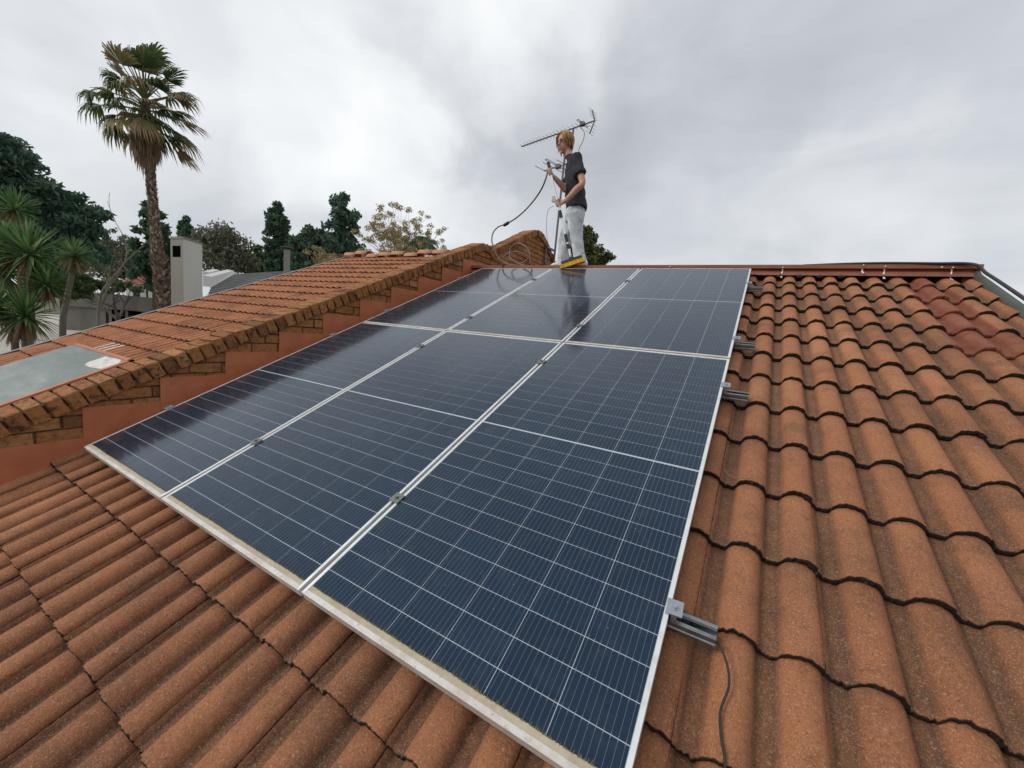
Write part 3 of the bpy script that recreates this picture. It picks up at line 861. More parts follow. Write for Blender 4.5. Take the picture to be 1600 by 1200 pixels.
# loose cables on the roof
m = MB(); pts = [W(3.50, .50, -.06), W(3.568, .484, -.062), W(3.60, .443, -.064), W(3.616, .38, -.066), W(3.603, .306, -.067), W(3.610, .251, -.066), W(3.624, .19, -.062), W(3.63, .05, -.066), W(3.60, -.1, -.085), W(3.5, -.2, -.09)]
m.tube(spline(pts, 8), .0032, 8); tag(m.build('earth_cable', M_CABLE, smooth=True), 'thin dark cable hanging from the lowest rail end over the tiles', 'cable')
m = MB(); pts = [(3.9, e1.y + .10, 1.930), (4.2, e1.y + .03, 1.931), (4.5, e1.y - .02, 1.928), (4.85, e1.y - .04, 1.92), W(5.08, 4.62, .03), W(5.12, 4.45, .0), W(5.135, 4.2, -.008), W(5.14, 3.6, -.01), W(5.14, 2.9, -.01), W(5.145, 1.2, -.01)]
m.tube(spline(pts, 8), .012, 8); tag(m.build('roof_cable', M_CABLE, smooth=True), 'thick black cable over the ridge end and down the verge', 'cable')
m = MB(); q = [W(3.52, 1.26, -.058), W(3.545, 1.22, -.055), W(3.60, 1.235, -.06), W(3.66, 1.29, -.045)]
m.tube(spline(q, 6), .0012, 5); tag(m.build('straw', leaf_material('straw_dry', [(0, (.3, .22, .12)), (1, (.4, .3, .18))])), 'dry straw lying on the tiles beside the nearest panel', 'straw')

# ================================================================== TV AERIAL
PX_, PY_ = -.2, 7.0
ant = empty('tv_aerial', (PX_, PY_, 2.59)); tag(ant, 'tv aerial on a metal mast behind the person', 'aerial')
AO = Vector((-PX_, -PY_, -2.59))
zb = at_plane(896, 201, 1, PY_)
m = MB(); top_ = Vector((PX_, PY_, 4.80))
m.tube([(PX_, PY_, 2.30), top_], .022, 10); m.tube([top_ + Vector((-.02, 0, -.06)), Vector((zb.x, PY_, 4.90))], .018, 8); m.tube([(zb.x, PY_, 4.75), (zb.x, PY_, zb.z - .01)], .02, 8); m.build('mast', M_ANT, ant, AO)
m = MB()
for zz in (2.40, 2.72):
    m.box((PX_ - .01, PY_ - .17, zz), (.035, .40, .035))
m.box((PX_ - .03, PY_ - .36, 2.56), (.03, .035, .36)); m.box((PX_ - .0, PY_, 2.40), (.07, .05, .05)); m.build('wall_bracket', M_ANT, ant, AO)
Zb = zb.z + .02
A = at_plane(815, 229, 2, Zb); B = at_plane(928, 189, 2, Zb)
A = zb + (A - zb).normalized() * min((A - zb).length, 1.9); A.z = Zb; B.z = Zb
m = MB(); m.tube([A, B], .014, 8); m.build('boom', M_ANT, ant, AO)
bd = (B - A).normalized(); perp = bd.cross(Vector((0, 0, 1))).normalized(); L = (B - A).length
for i in range(17):
    c = A + bd * (L * (.01 + .80 * i / 16)); hl = .085 + .03 * i / 16
    m = MB(); m.tube([c - perp * hl + Vector((0, 0, .012)), c + perp * hl + Vector((0, 0, .012))], .0035, 5); m.build('director_rod', M_ANTROD, ant, AO)
m = MB(); c = A + bd * L * .86; lp = [c + perp * s_ * .16 + bd * dx + Vector((0, 0, .03)) for s_, dx in ((-1, -.02), (-1.08, 0), (-1, .02), (1, .02), (1.08, 0), (1, -.02), (-1, -.02))]
m.tube(lp, .006, 6); m.box(c + Vector((0, 0, .02)), (.09, .09, .06)); m.build('dipole', M_ANT, ant, AO)
for sg in (1, -1):
    tip = B + bd * -.07 + Vector((0, 0, sg * .21)); m = MB(); m.tube([B + bd * .02, tip], .013, 8); rfm = m.build('reflector_arm', M_ANT, ant, AO)
    for t in (.25, .5, .75, .98):
        c = B.lerp(tip, t); m = MB(); m.tube([c - perp * .13, c + perp * .13], .003, 5); m.build('reflector_rod', M_ANTROD, rfm)
# lower aerial
Zc = at_plane(875, 258, 1, PY_).z
A2 = at_plane(844, 269, 2, Zc); B2 = at_plane(884, 254, 2, Zc)
cm_ = Vector((PX_, PY_, Zc)); A2 = cm_ + (A2 - cm_).normalized() * .55; B2 = cm_ + (cm_ - A2).normalized() * .25; A2.z = B2.z = Zc
m = MB(); m.tube([A2, B2], .012, 8); lowb = m.build('lower_boom', M_ANT, ant, AO)
bd2 = (B2 - A2).normalized(); pp = bd2.cross(Vector((0, 0, 1))).normalized()
for t, hl in ((0.02, .30), (.34, .32), (.72, .26), (.95, .24)):
    c = A2.lerp(B2, t); m = MB(); m.tube([c - pp * hl, c + pp * hl], .006, 6); m.build('element_rod', M_ANTROD, lowb)
c = A2.lerp(B2, .5); m = MB(); lp = []
for s_ in (-1, 1):
    for a_ in range(7):
        t = math.pi * a_ / 6 - math.pi / 2; lp.append(c + pp * s_ * (.36 + .025 * math.cos(t)) + bd2 * s_ * -.025 * math.sin(t) * -1 + Vector((0, 0, .01)))
lp.append(lp[0]); m.tube(lp, .006, 6); m.build('folded_dipole', M_ANTROD, lowb)
m = MB(); m.box(c, (.10, .09, .07)); m.build('dipole_box', M_ANT, lowb)
q = at_plane(867, 312, 1, PY_ - .03); m = MB(); m.box(q + Vector((-.01, -.03, 0)), (.075, .05, .11)); m.build('junction_box', M_BOXB, ant, AO)
m = MB(); P = [at_plane(u, v_, 1, PY_) for u, v_ in ((907, 199), (913, 207), (911, 220), (905, 232), (904, 245))]; m.tube(spline(P, 6), .006, 6); m.build('aerial_lead', M_CABLE, ant, AO)
m = MB(); P = [at_plane(u, v_, 1, PY_) for u, v_ in ((866, 322), (858, 326), (855, 335), (854, 360), (857, 385), (862, 402))]; m.tube(spline(P, 6), .004, 6); m.build('aerial_lead', M_CABLE, ant, AO)

# ================================================================== PERSON
TZ = 1.932


def py(u, v_, Y): return at_plane(u, v_, 1, Y)


FW = Vector((-.88, -.47, 0)).normalized(); LF = Vector((0, 0, 1)).cross(FW); UP = Vector((0, 0, 1))
YC = 4.56
hip = py(899, 332, YC); sho = py(897.5, 256, YC); head = py(881.5, 224.5, YC - .05)
neck = py(890, 244, YC - .02)
foot_l = py(908, 408, YC - .10); foot_r = py(880, 409, YC + .03)
foot_l.z = TZ + .05; foot_r.z = TZ + .05
knee_l = foot_l.lerp(hip, .52) + FW * .03 + LF * .03; knee_r = foot_r.lerp(hip, .52) + FW * .05 - LF * .03
hip_l = hip + LF * .085 - UP * .06; hip_r = hip - LF * .085 - UP * .06
sh_l = sho + LF * .165 + UP * .0; sh_r = sho - LF * .165
el_l = py(910, 286, YC - .22); wr_l = py(884, 313.5, YC - .30); ha_l = py(872.5, 317.5, YC - .33)
el_r = py(884, 296, YC - .08); wr_r = py(867, 278, YC - .26); ha_r = py(861.5, 270, YC - .30)
person = empty('person', (hip.x, hip.y, TZ)); tag(person, 'person with blond hair in charcoal t-shirt and pale jeans holding a long brush', 'person')
PO2 = -Vector((hip.x, hip.y, TZ))


def remesh(mb, name, mat, voxel, smooth_it=6, parent=person, offs=PO2):
    me = mb.mesh(name); o = bpy.data.objects.new(name, me); COL.objects.link(o)
    md = o.modifiers.new('r', 'REMESH'); md.mode = 'VOXEL'; md.voxel_size = voxel
    ms = o.modifiers.new('s', 'SMOOTH'); ms.factor = .5; ms.iterations = smooth_it
    dg = bpy.context.evaluated_depsgraph_get(); dg.update()
    nm = bpy.data.meshes.new_from_object(o.evaluated_get(dg)); bpy.data.objects.remove(o)
    nm.materials.clear(); nm.materials.append(mat); nm.polygons.foreach_set('use_smooth', [True] * len(nm.polygons)); nm.name = name
    return link(name, nm, parent, offs)


def ell(mb, c, a, b2, d, n=12, rings=8):
    """ellipsoid with half axes a, b2, d (vectors)"""
    mb.seg = n; R_ = []
    for i in range(rings + 1):
        t = math.pi * i / rings; s_ = max(math.sin(t), .02)
        R_.append((c - d * math.cos(t), a * s_, b2 * s_))
    mb.loft(R_)


def limb(mb, pts, rads, seg=12, per=5):
    P = spline(pts, per); n = len(P); R_ = []
    for i in range(n):
        f = i / (n - 1) * (len(rads) - 1); j = min(int(f), len(rads) - 2); R_.append(rads[j] * (1 - (f - j)) + rads[j + 1] * (f - j))
    mb.tube(P, R_, seg)


# body: head, neck, torso, arms with hands, legs -> one skin
hf = (Vector((-.34, -.92, 0)) - UP * .26).normalized()        # the face looks down and a little to the camera
hl_ = UP.cross(hf).normalized(); hu = hf.cross(hl_).normalized()
if hu.z < 0: hu = -hu
bd_ = MB()
ell(bd_, head + hu * .03 - hf * .012, hf * .098, hl_ * .078, hu * .105, 16, 12)
ell(bd_, head - hu * .045 + hf * .028, hf * .066, hl_ * .060, hu * .078, 14, 10)       # jaw
ell(bd_, head - hu * .108 + hf * .062, hf * .022, hl_ * .024, hu * .018, 10, 6)        # chin
bd_.tube([head + hf * .085 + hu * .025, head + hf * .108 - hu * .018, head + hf * .088 - hu * .030], [.010, .016, .011], 8)   # nose
ell(bd_, head + hf * .075 + hu * .038, hf * .018, hl_ * .055, hu * .012, 10, 6)        # brow
for s_ in (-1, 1):
    ell(bd_, head + hl_ * s_ * .076 - hf * .005 + hu * .0, hf * .020, hl_ * .012, hu * .032, 8, 6)   # ears
limb(bd_, [head - hu * .05 - hf * .03, neck, sho + UP * .01], [.058, .056, .075])
bd_.seg = 16
bd_.loft([(hip - UP * .10, LF * .13, FW * .09), (hip, LF * .15, FW * .10), (hip.lerp(sho, .4), LF * .135, FW * .09), (hip.lerp(sho, .75), LF * .16, FW * .105), (sho, LF * .16, FW * .085), (sho + UP * .05, LF * .08, FW * .06)])
for a, b2, c, d_ in ((sh_l, el_l, wr_l, ha_l), (sh_r, el_r, wr_r, ha_r)):
    limb(bd_, [a, a.lerp(b2, .5), b2, b2.lerp(c, .35), c, c.lerp(d_, .3)], [.056, .050, .042, .044, .029, .027])
for a, b2, c in ((hip_l, knee_l, foot_l), (hip_r, knee_r, foot_r)):
    limb(bd_, [a, b2, c], [.085, .06, .042])


# hands: palm and five fingers closed round the pole
pole_top = py(857.5, 258, YC - .33); brush_c = py(892, 402, e1.y - .06)
ax = (brush_c - pole_top).normalized()
for wr_, ha_ in ((wr_l, ha_l), (wr_r, ha_r)):
    s_ = (ha_ - pole_top).dot(ax); pc = pole_top + ax * s_                  # nearest point of the pole
    din = (pc - wr_).normalized(); din = (din - ax * din.dot(ax)).normalized(); side = ax.cross(din)
    palm = pc - din * .030 + side * .012
    bd_.seg = 10
    ring = lambda c_, w_, t_: (c_, ax * w_, side * t_)
    bd_.loft([ring(wr_.lerp(palm, .15), .024, .020), ring(wr_.lerp(palm, .6), .036, .017), ring(palm, .042, .016), ring(palm + din * .018, .040, .013)])
    for j, (off, ln) in enumerate(((-.034, .88), (-.0115, 1.0), (.0115, .95), (.034, .78))):
        b0 = palm + din * .016 + ax * off; r_ = .0095
        P = [b0, b0 + din * .032 * ln + side * .010, b0 + din * .045 * ln - side * .022, b0 + din * .022 * ln - side * .036, b0 + din * .004 - side * .033]
        limb(bd_, P, [.0105, .010, .0095, .009, .0075], 8, 3)
    b0 = palm - ax * .036 - din * .012                                        # thumb leaves the side of the palm
    limb(bd_, [b0, b0 - ax * .012 + din * .02 - side * .022, b0 + din * .045 - side * .034 + ax * .004, b0 + din * .058 - side * .028 + ax * .014], [.0125, .011, .010, .008], 8, 3)
body = remesh(bd_, 'body', M_SKIN, .0062, 3)
# face details
for s_ in (-1, 1):
    m = MB(); ell(m, head + hf * .087 + hl_ * s_ * .030 + hu * .020, hf * .006, hl_ * .012, hu * .006, 8, 6); m.build('eye', M_EYE, person, PO2)
    m = MB(); m.tube([head + hf * .093 + hl_ * s_ * .012 + hu * .040, head + hf * .091 + hl_ * s_ * .030 + hu * .045, head + hf * .078 + hl_ * s_ * .048 + hu * .040], [.004, .005, .003], 6); m.build('eyebrow', M_BROW, person, PO2)
m = MB(); m.tube([head + hf * .078 - hl_ * .024 - hu * .064, head + hf * .0935 - hu * .061, head + hf * .078 + hl_ * .024 - hu * .064], [.003, .0065, .003], 6); m.build('mouth', M_LIP, person, PO2)
# hair: cap plus hanging locks
hm = MB(); hm.cur = .35
ell(hm, head + hu * .045 - hf * .028, hf * .105, hl_ * .094, hu * .108, 14, 10)
hm.cur = None
hr = random.Random(5)
dr = lambda e_, a_: (hf * math.cos(a_) + hl_ * math.sin(a_)) * math.cos(e_) + hu * math.sin(e_)
c0 = head + hu * .04 - hf * .022
for i in range(620):
    az = hr.uniform(-math.pi, math.pi)                     # 0 = face
    front = abs(az) < .85
    el0 = hr.uniform(.85 if abs(az) < 1.6 else .45, 1.5)
    if front:                                              # parted fringe swept to the sides
        sd_ = 1 if az > .15 else -1
        a0, a1 = az * .5, sd_ * hr.uniform(.72, 1.05); el0 = hr.uniform(1.0, 1.5); ln = hr.uniform(.6, 1.0)
    else:
        a0, a1 = az, az + hr.uniform(-.12, .12); ln = hr.uniform(.9, 1.35 + .5 * min(1, max(0, abs(az) - .85)))
    P = []; out_ = hr.uniform(0, .016)
    for t in range(7):
        f = t / 6; e_ = el0 - f * ln; a_ = a0 + (a1 - a0) * min(1, f * 1.6)
        p_ = c0 + dr(max(e_, -.15), a_) * (.110 + out_ * f + .006 * math.sin(f * 5 + i))
        if e_ < -.15: p_ += -UP * (-.15 - e_) * .15 - dr(0, a_) * .010 * (-.15 - e_)
        P.append(p_)
    hm.tube(P, [.004, .0085, .0095, .009, .008, .006, .002], 5)
hm.build('hair', M_HAIR, person, PO2, smooth=True)

# t-shirt
ts = MB(); ts.seg = 20
up_ = (sho - hip).normalized()
ts.loft([(hip + UP * .045 + FW * -.01, LF * .205, FW * .148), (hip + UP * .10, LF * .198, FW * .145), (hip.lerp(sho, .45), LF * .185, FW * .135), (hip.lerp(sho, .75), LF * .195, FW * .132), (sho - UP * .02, LF * .190, FW * .105), (sho + UP * .028 + FW * .01, LF * .145, FW * .085), (sho.lerp(neck, .62) + UP * .0, LF * .078, FW * .070), (neck + UP * .004, LF * .066, FW * .062)])
for a, b2, c in ((sh_l, el_l, .68), (sh_r, el_r, .72)):
    limb(ts, [a - (b2 - a) * .08, a.lerp(b2, .35), a.lerp(b2, c)], [.082, .080, .086])
shirt = remesh(ts, 't_shirt', M_SHIRT, .011, 5)
for vtx in shirt.data.vertices:                       # folds
    p_ = vtx.co; a_ = mnoise.noise((p_.x * 9, p_.y * 9, p_.z * 5)) * .020 + mnoise.noise((p_.x * 20 + p_.z * 18, p_.y * 20, p_.z * 12)) * .011
    vtx.co = p_ + vtx.normal * a_
# faded print on the chest
def shirt_patch(name, mat, cz, cl_, w_, h_, seed):
    rn = random.Random(seed); m = MB(); ok = 0
    dg = bpy.context.evaluated_depsgraph_get()
    for i in range(90):
        u = (rn.random() - .5) * w_; t = (rn.random() - .5) * h_
        org = hip + UP * (cz + t) + LF * (cl_ + u) + FW * .5 + PO2
        hit, loc, nn, idx = shirt.ray_cast(org, -FW)
        if not hit: continue
        q = loc + nn * .003; a_ = nn.orthogonal().normalized(); b_ = nn.cross(a_); r_ = rn.uniform(.006, .016)
        m.add([q + a_ * r_ * math.cos(x) * rn.uniform(.6, 1) + b_ * r_ * math.sin(x) * rn.uniform(.6, 1) for x in (0, 1.05, 2.1, 3.14, 4.2, 5.2)], [(0, 1, 2, 3, 4, 5)])
    if m.v: m.build(name, mat, shirt)
bpy.context.view_layer.update()
shirt_patch('shirt_print', M_PRINT, .40, .03, .17, .22, 1)
shirt_patch('shirt_print', M_PRINT2, .24, .05, .05, .08, 2)
# jeans
js = MB(); js.seg = 18
js.loft([(hip - UP * .14, LF * .165, FW * .125), (hip - UP * .05, LF * .172, FW * .132), (hip + UP * .07, LF * .158, FW * .120)])
for a, b2, c in ((hip_l, knee_l, foot_l), (hip_r, knee_r, foot_r)):
    limb(js, [a + UP * .02, a.lerp(b2, .4) + FW * .005, b2, b2.lerp(c, .5), c - UP * .025], [.112, .106, .090, .082, .086])
jeans = remesh(js, 'jeans', M_JEAN, .011, 5)
for vtx in jeans.data.vertices:
    p_ = vtx.co; a_ = mnoise.noise((p_.x * 10, p_.y * 10, p_.z * 5)) * .018 + mnoise.noise((p_.x * 16, p_.y * 16, p_.z * 20 + p_.x * 26)) * .014
    vtx.co = p_ + vtx.normal * a_
for c in (foot_l, foot_r):
    m = MB(); m.seg = 14; z0 = Vector((c.x, c.y, TZ))
    R_ = []
    for s_, w_, h_ in ((-.09, .030, .035), (-.07, .042, .05), (0, .044, .055), (.08, .048, .042), (.14, .044, .032), (.172, .022, .018)):
        R_.append((z0 + FW * s_ + UP * h_, LF * w_, UP * h_))
    m.loft(R_); m.build('shoe', M_SHOE, person, PO2, smooth=True)

# water fed brush
br = empty('cleaning_brush', brush_c); tag(br, 'telescopic pole brush with yellow bristles held by the person on the roof', 'brush')
BO = -Vector(brush_c)
Lp = (brush_c - pole_top).length
def seg_(a, b2, r, mat, nm, sm=True):
    m = MB(); m.tube([pole_top + ax * a * Lp, pole_top + ax * b2 * Lp], r, 12); m.build(nm, mat, br, BO, smooth=False)
seg_(0.0, .46, .0155, M_WHITEP, 'upper_tube'); seg_(-.03, .10, .021, M_BLKP, 'top_grip'); seg_(.50, .575, .022, M_BLKP, 'lock_sleeve'); seg_(.46, .78, .0135, M_WHITEP, 'lower_tube'); seg_(.755, .84, .021, M_BLKP, 'lock_sleeve')
seg_(.84, .86, .016, M_WHITEP, 'collar'); seg_(.86, .91, .022, M_BLKP, 'swivel'); seg_(.90, .985, .014, M_WHITEP, 'neck_tube')
# head: tilted block with bristles
e_l = py(877.5, 411.5, e1.y - .09); e_r = py(909.5, 401, e1.y - .04)
hx = (e_r - e_l); hlen = hx.length; hx.normalize(); hz = (UP - hx * UP.dot(hx)).normalized(); hy = hz.cross(hx)
R3 = Matrix((hx, hy, hz)).transposed(); hc = (e_l + e_r) / 2
m = MB(); m.box(hc, (hlen, .075, .032), R3); m.box(hc + hz * .022, (hlen * .22, .05, .03), R3); m.build('brush_block', M_BRUSHB, br, BO)
m = MB()
for i in range(26):
    for j in range(5):
        a = hc + hx * (hlen * (i / 25 - .5) * .97) + hy * (j - 2) * .0145 - hz * .014
        fl = Vector(hx * (i / 25 - .5) * .055 + hy * (j - 2) * .008)
        bt = a - hz * .060 + fl + hx * random.gauss(0, .003)
        m.cur = random.random(); m.tube([a, a.lerp(bt, .6), bt], [.0050, .0062, .0072], 5)
m.build('bristles', M_BRIS, br, BO)

# hose from the brush pole down to loose loops on the roof top
ht = pole_top + ax * .02
HP = [ht, py(850, 287, YC - .33), py(838, 308, 4.40), py(822, 327, 4.42), py(806, 341, 4.42), py(791, 350, 4.42)]
HP2 = [HP[-1], py(778, 355, 4.42), py(770, 365, 4.42), py(769, 380, 4.42), py(776, 398, 4.42), py(786, 409, 4.40)]
ho = empty('water_hose', HP[-1]); tag(ho, 'grey water hose looping from the brush pole down to the roof top', 'hose'); HO = -Vector(HP[-1])
m = MB(); m.tube(spline(HP, 8), .0105, 8); m.build('upper_length', M_HOSE, ho, HO, smooth=True)
m = MB(); d_ = (HP[-2] - HP[-1]).normalized(); m.tube([HP[-1] - d_ * .05, HP[-1] - d_ * .03, HP[-1] + d_ * .03, HP[-1] + d_ * .05], [.016, .024, .024, .016], 10); m.build('coupling', M_BLKP, ho, HO, smooth=True)
LP = HP2 + [py(800, 414, 4.34), py(818, 410, 4.30), py(828, 398, 4.30), py(822, 386, 4.32), py(808, 380, 4.34), py(798, 388, 4.36), py(797, 402, 4.34), py(812, 413, 4.31),
            py(829, 415, 4.28), py(826, 402, 4.26), py(811, 394, 4.24), py(793, 396, 4.22), py(785, 407, 4.22), py(785, 417, 4.24)]
m = MB(); m.tube(spline(LP, 8), .0095, 8); m.build('lower_length', M_HOSEB, ho, HO, smooth=True)

# ================================================================== BACKGROUND BUILDINGS
def quad_slab(mb, P, th):
    n = len(P); mb.add(list(P) + [p + Vector((0, 0, -th)) for p in P], [tuple(range(n)), tuple(range(n, 2 * n))[::-1]] + [(i, n + i, n + (i + 1) % n, (i + 1) % n) for i in range(n)])


# tall plastered chimney of the house behind, standing on its grey roof
D1 = 15.0
ch0 = at(266, 372, D1); ch1 = at(286, 372, D1 - .55); ch2 = at(316, 373, D1 + .15)
gh = empty('grey_roofed_house', (ch1.x, ch1.y, GZ)); tag(gh, 'house with grey ribbed roof and tall plaster chimney', 'house'); GO = -Vector((ch1.x, ch1.y, GZ))
ca = Vector((ch0.x, ch0.y, 0)); cb = Vector((ch1.x, ch1.y, 0)); cc_ = Vector((ch2.x, ch2.y, 0)); cd = ca + cc_ - cb
ctop = ch1.z
m = MB(); P = [ca, cb, cc_, cd]
vs = [p + Vector((0, 0, GZ)) for p in P] + [p + Vector((0, 0, ctop)) for p in P]
m.add(vs, [(0, 1, 5, 4), (1, 2, 6, 5), (2, 3, 7, 6), (3, 0, 4, 7), (4, 5, 6, 7)])
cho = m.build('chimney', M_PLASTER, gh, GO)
cho.data.materials.append(M_PLASTERG); cho.data.polygons[0].material_index = 1  # darker, weathered plaster that also paints in the shade of the left face
# flue opening and thin coping
nn = (cb - ca).cross(UP).normalized()
if nn.dot(Vector(CAM) - cb) < 0: nn = -nn
ed = (cb - ca); o0 = ca + ed * .18; o1 = ca + ed * .80
m = MB(); m.add([o0 + nn * .004 + Vector((0, 0, ctop - .50)), o1 + nn * .004 + Vector((0, 0, ctop - .50)), o1 + nn * .004 + Vector((0, 0, ctop - .20)), o0 + nn * .004 + Vector((0, 0, ctop - .20))], [(0, 1, 2, 3)])
for (a, b2, z0, z1) in ((o0 - ed * .04, o0, ctop - .58, ctop - .26), (o1, o1 + ed * .04, ctop - .58, ctop - .26)):
    pass
m.build('flue_opening', M_BLACK, cho)
m = MB(); cen = (ca + cb + cc_ + cd) / 4
quad_slab(m, [cen + (p - cen) * 1.04 + Vector((0, 0, ctop + .035)) for p in P], .05); m.build('chimney_coping', M_PLASTERG, cho)
# grey ribbed roof: a slope of lapped sheets
RA = at(318, 478, 15.5); RB = at(500, 440, 19.5); RC = at(484, 422, 25.0); RD = at(338, 431, 21.0)
m = MB(); quad_slab(m, [RA, RB, RC, RD], .12); gr = m.build('roof', M_CORR, gh, GO)  # dark base colour paints the shade in the gaps between sheets
nb_ = 13
for i in range(nb_):
    t = (i + .5) / nb_; a = RA.lerp(RD, t) + Vector((0, 0, .012)); b2 = RB.lerp(RC, t) + Vector((0, 0, .012)); w_ = (RD - RA) / nb_ * .42
    m = MB(); w_ = w_ * .8; quad_slab(m, [a - w_ + Vector((0, 0, .06)), b2 - w_ + Vector((0, 0, .06)), b2 + w_ + Vector((0, 0, .02)), a + w_ + Vector((0, 0, .02))], .05); m.build('roof_sheet', M_CORRL, gr)
for pts in (((317, 430, 17), (355, 421, 20), (357, 426, 20), (317, 447, 17)), ((317, 424, 21), (333, 420, 22.5), (336, 424, 22.5), (317, 436, 21))):
    P = [at(*q) for q in pts]; m = MB(); back = Vector((-.15, .3, 0)); m.add(P + [p + back for p in P], [(0, 1, 2, 3), (7, 6, 5, 4), (0, 4, 5, 1), (1, 5, 6, 2), (2, 6, 7, 3), (3, 7, 4, 0)]); m.build('gable_wall', M_WHITEWALL, gh, GO)
m = MB(); P = [RA, RB, RC, RD]; n = 4; m.add([Vector((p.x, p.y, p.z - .125)) for p in P] + [Vector((p.x, p.y, GZ)) for p in P], [(i, (i + 1) % n, n + (i + 1) % n, n + i) for i in range(n)]); m.build('wall', M_PLASTERG, gh, GO)
# small flue with a cap
sf = at(448, 424, 22); sft = at(447.5, 390, 22); m = MB(); r_ = 5.2 * mpp(448, 400, 22); sf.z -= .8
m.tube([sf, Vector((sf.x, sf.y, sft.z))], r_, 4); fl = m.build('small_chimney', M_PLASTERG, gh, GO); m = MB(); m.box((sf.x, sf.y, sft.z + .10), (r_ * 2.6, r_ * 2.6, .06))
for dx, dy in ((-1, -1), (1, -1), (1, 1), (-1, 1)): m.box((sf.x + dx * r_ * .6, sf.y + dy * r_ * .6, sft.z + .04), (.05, .05, .09))
m.build('chimney_cap', M_BARK, fl)


def pixel_block(u0, u1, vt, D, depth, zb_=GZ):
    """footprint of a block whose front face spans u0..u1 at distance D; roof height from row vt"""
    a = at(u0, vt, D); b2 = at(u1, vt, D); zt = (a.z + b2.z) / 2
    away = Vector((a.x + b2.x - 2 * CAM[0], a.y + b2.y - 2 * CAM[1], 0)).normalized() * depth
    a.z = b2.z = 0
    return [a, b2, b2 + away, a + away], zt


def block(mb, P, z0, z1):
    mb.add([p + Vector((0, 0, z0)) for p in P] + [p + Vector((0, 0, z1)) for p in P], [(0, 1, 5, 4), (1, 2, 6, 5), (2, 3, 7, 6), (3, 0, 4, 7), (4, 5, 6, 7)])


# low concrete carport with dark openings
P, zt = pixel_block(98, 252, 461, 46, 7)
cp = empty('concrete_carport', (P[0].x, P[0].y, GZ)); tag(cp, 'long low concrete building with dark openings beyond the driveway', 'building'); CO = -Vector((P[0].x, P[0].y, GZ))
inw = (P[3] - P[0]).normalized(); al = (P[1] - P[0])
m = MB(); block(m, [P[0] + inw * .6, P[1] + inw * .6, P[2], P[3]], GZ, zt - 1.2); m.build('back_wall', M_PLASTERG, cp, CO)
m = MB(); block(m, [p + (P[0] - P[3]).normalized() * .2 for p in P[:2]] + P[2:], zt - 1.15, zt + .05); m.build('roof_band', M_PLASTERG, cp, CO)
m = MB(); block(m, [P[0], P[0] + al * .40, P[0] + al * .40 + inw * .5, P[0] + inw * .5], GZ, zt - 1.16); m.build('wall_panel', M_PLASTERG, cp, CO)
for t in (.43, .60, .78, .92):
    q = P[0] + al * t; m = MB(); block(m, [q, q + al * .03, q + al * .03 + inw * .4, q + inw * .4], GZ, zt - 1.15); m.build('pier', M_PLASTERG, cp, CO)
for t0, t1 in ((.465, .595), (.635, .775), (.815, .915)):
    q = P[0] + inw * .5; m = MB(); m.add([q + al * t0 + Vector((0, 0, GZ + .3)), q + al * t1 + Vector((0, 0, GZ + .3)), q + al * t1 + Vector((0, 0, zt - 1.2)), q + al * t0 + Vector((0, 0, zt - 1.2))], [(0, 1, 2, 3)]); m.build('dark_opening', M_BLACK, cp, CO)
# house with the red roof
P, zt = pixel_block(196, 270, 446, 62, 9)
rh = empty('red_roofed_house', (P[0].x, P[0].y, GZ)); tag(rh, 'distant house with faded red roof behind the palm trunk', 'house'); RO = -Vector((P[0].x, P[0].y, GZ))
m = MB(); block(m, P, GZ, zt); m.build('wall', M_WHITEWALL, rh, RO)
cen = (P[0] + P[1] + P[2] + P[3]) / 4; E_ = [cen + (p - cen) * 1.12 + Vector((0, 0, zt + .02)) for p in P]; ztop = zt + 1.5
R1 = (E_[0] + E_[3]) / 2 + (E_[1] - E_[0]) * .22; R2 = (E_[1] + E_[2]) / 2 - (E_[1] - E_[0]) * .22; R1.z = R2.z = ztop
m = MB(); m.add(E_ + [R1, R2], [(0, 1, 5, 4), (1, 2, 5), (2, 3, 4, 5), (3, 0, 4), (3, 2, 1, 0)]); rfo = m.build('roof', M_FARRED, rh, RO)
m = MB(); q = R1.lerp(R2, .35); m.box((q.x, q.y, ztop - .1), (.8, .8, 1.0)); m.build('chimney', M_PLASTERG, rfo)
for t in (.15, .42):
    a = P[0] + (P[1] - P[0]) * t; b2 = P[0] + (P[1] - P[0]) * (t + .14); off = (P[0] - P[3]).normalized() * .03
    m = MB(); m.add([a + off + Vector((0, 0, zt - 1.7)), b2 + off + Vector((0, 0, zt - 1.7)), b2 + off + Vector((0, 0, zt - .6)), a + off + Vector((0, 0, zt - .6))], [(0, 1, 2, 3)]); m.build('window', M_WINDOW, rh, RO)
P, zt = pixel_block(231, 268, 436, 56, 5); m = MB(); block(m, P, GZ, zt); tag(m.build('white_outbuilding', M_WHITEWALL), 'plain white flat roofed block behind the palm trunk', 'building')

# ================================================================== TREES
def rnd_unit(r):
    while True:
        v_ = Vector((r.uniform(-1, 1), r.uniform(-1, 1), r.uniform(-1, 1)))
        if .01 < v_.length < 1: return v_.normalized()


def leaf_cloud(mb, c, rad, n, size, r, flat=.75, tone=0.0, elong=1.7):
    for _ in range(n):
        d_ = rnd_unit(r); q = c + Vector((d_.x * rad, d_.y * rad, d_.z * rad * flat)) * (r.random() ** .45)
        a = rnd_unit(r); b2 = a.orthogonal().normalized(); s_ = size * r.uniform(.6, 1.3)
        mb.cur = min(1, max(0, r.gauss(.42 + tone, .2)))
        mb.add([q - a * s_ * elong * .5, q + b2 * s_ * .35, q + a * s_ * elong * .5, q - b2 * s_ * .35], [(0, 1, 2, 3)])


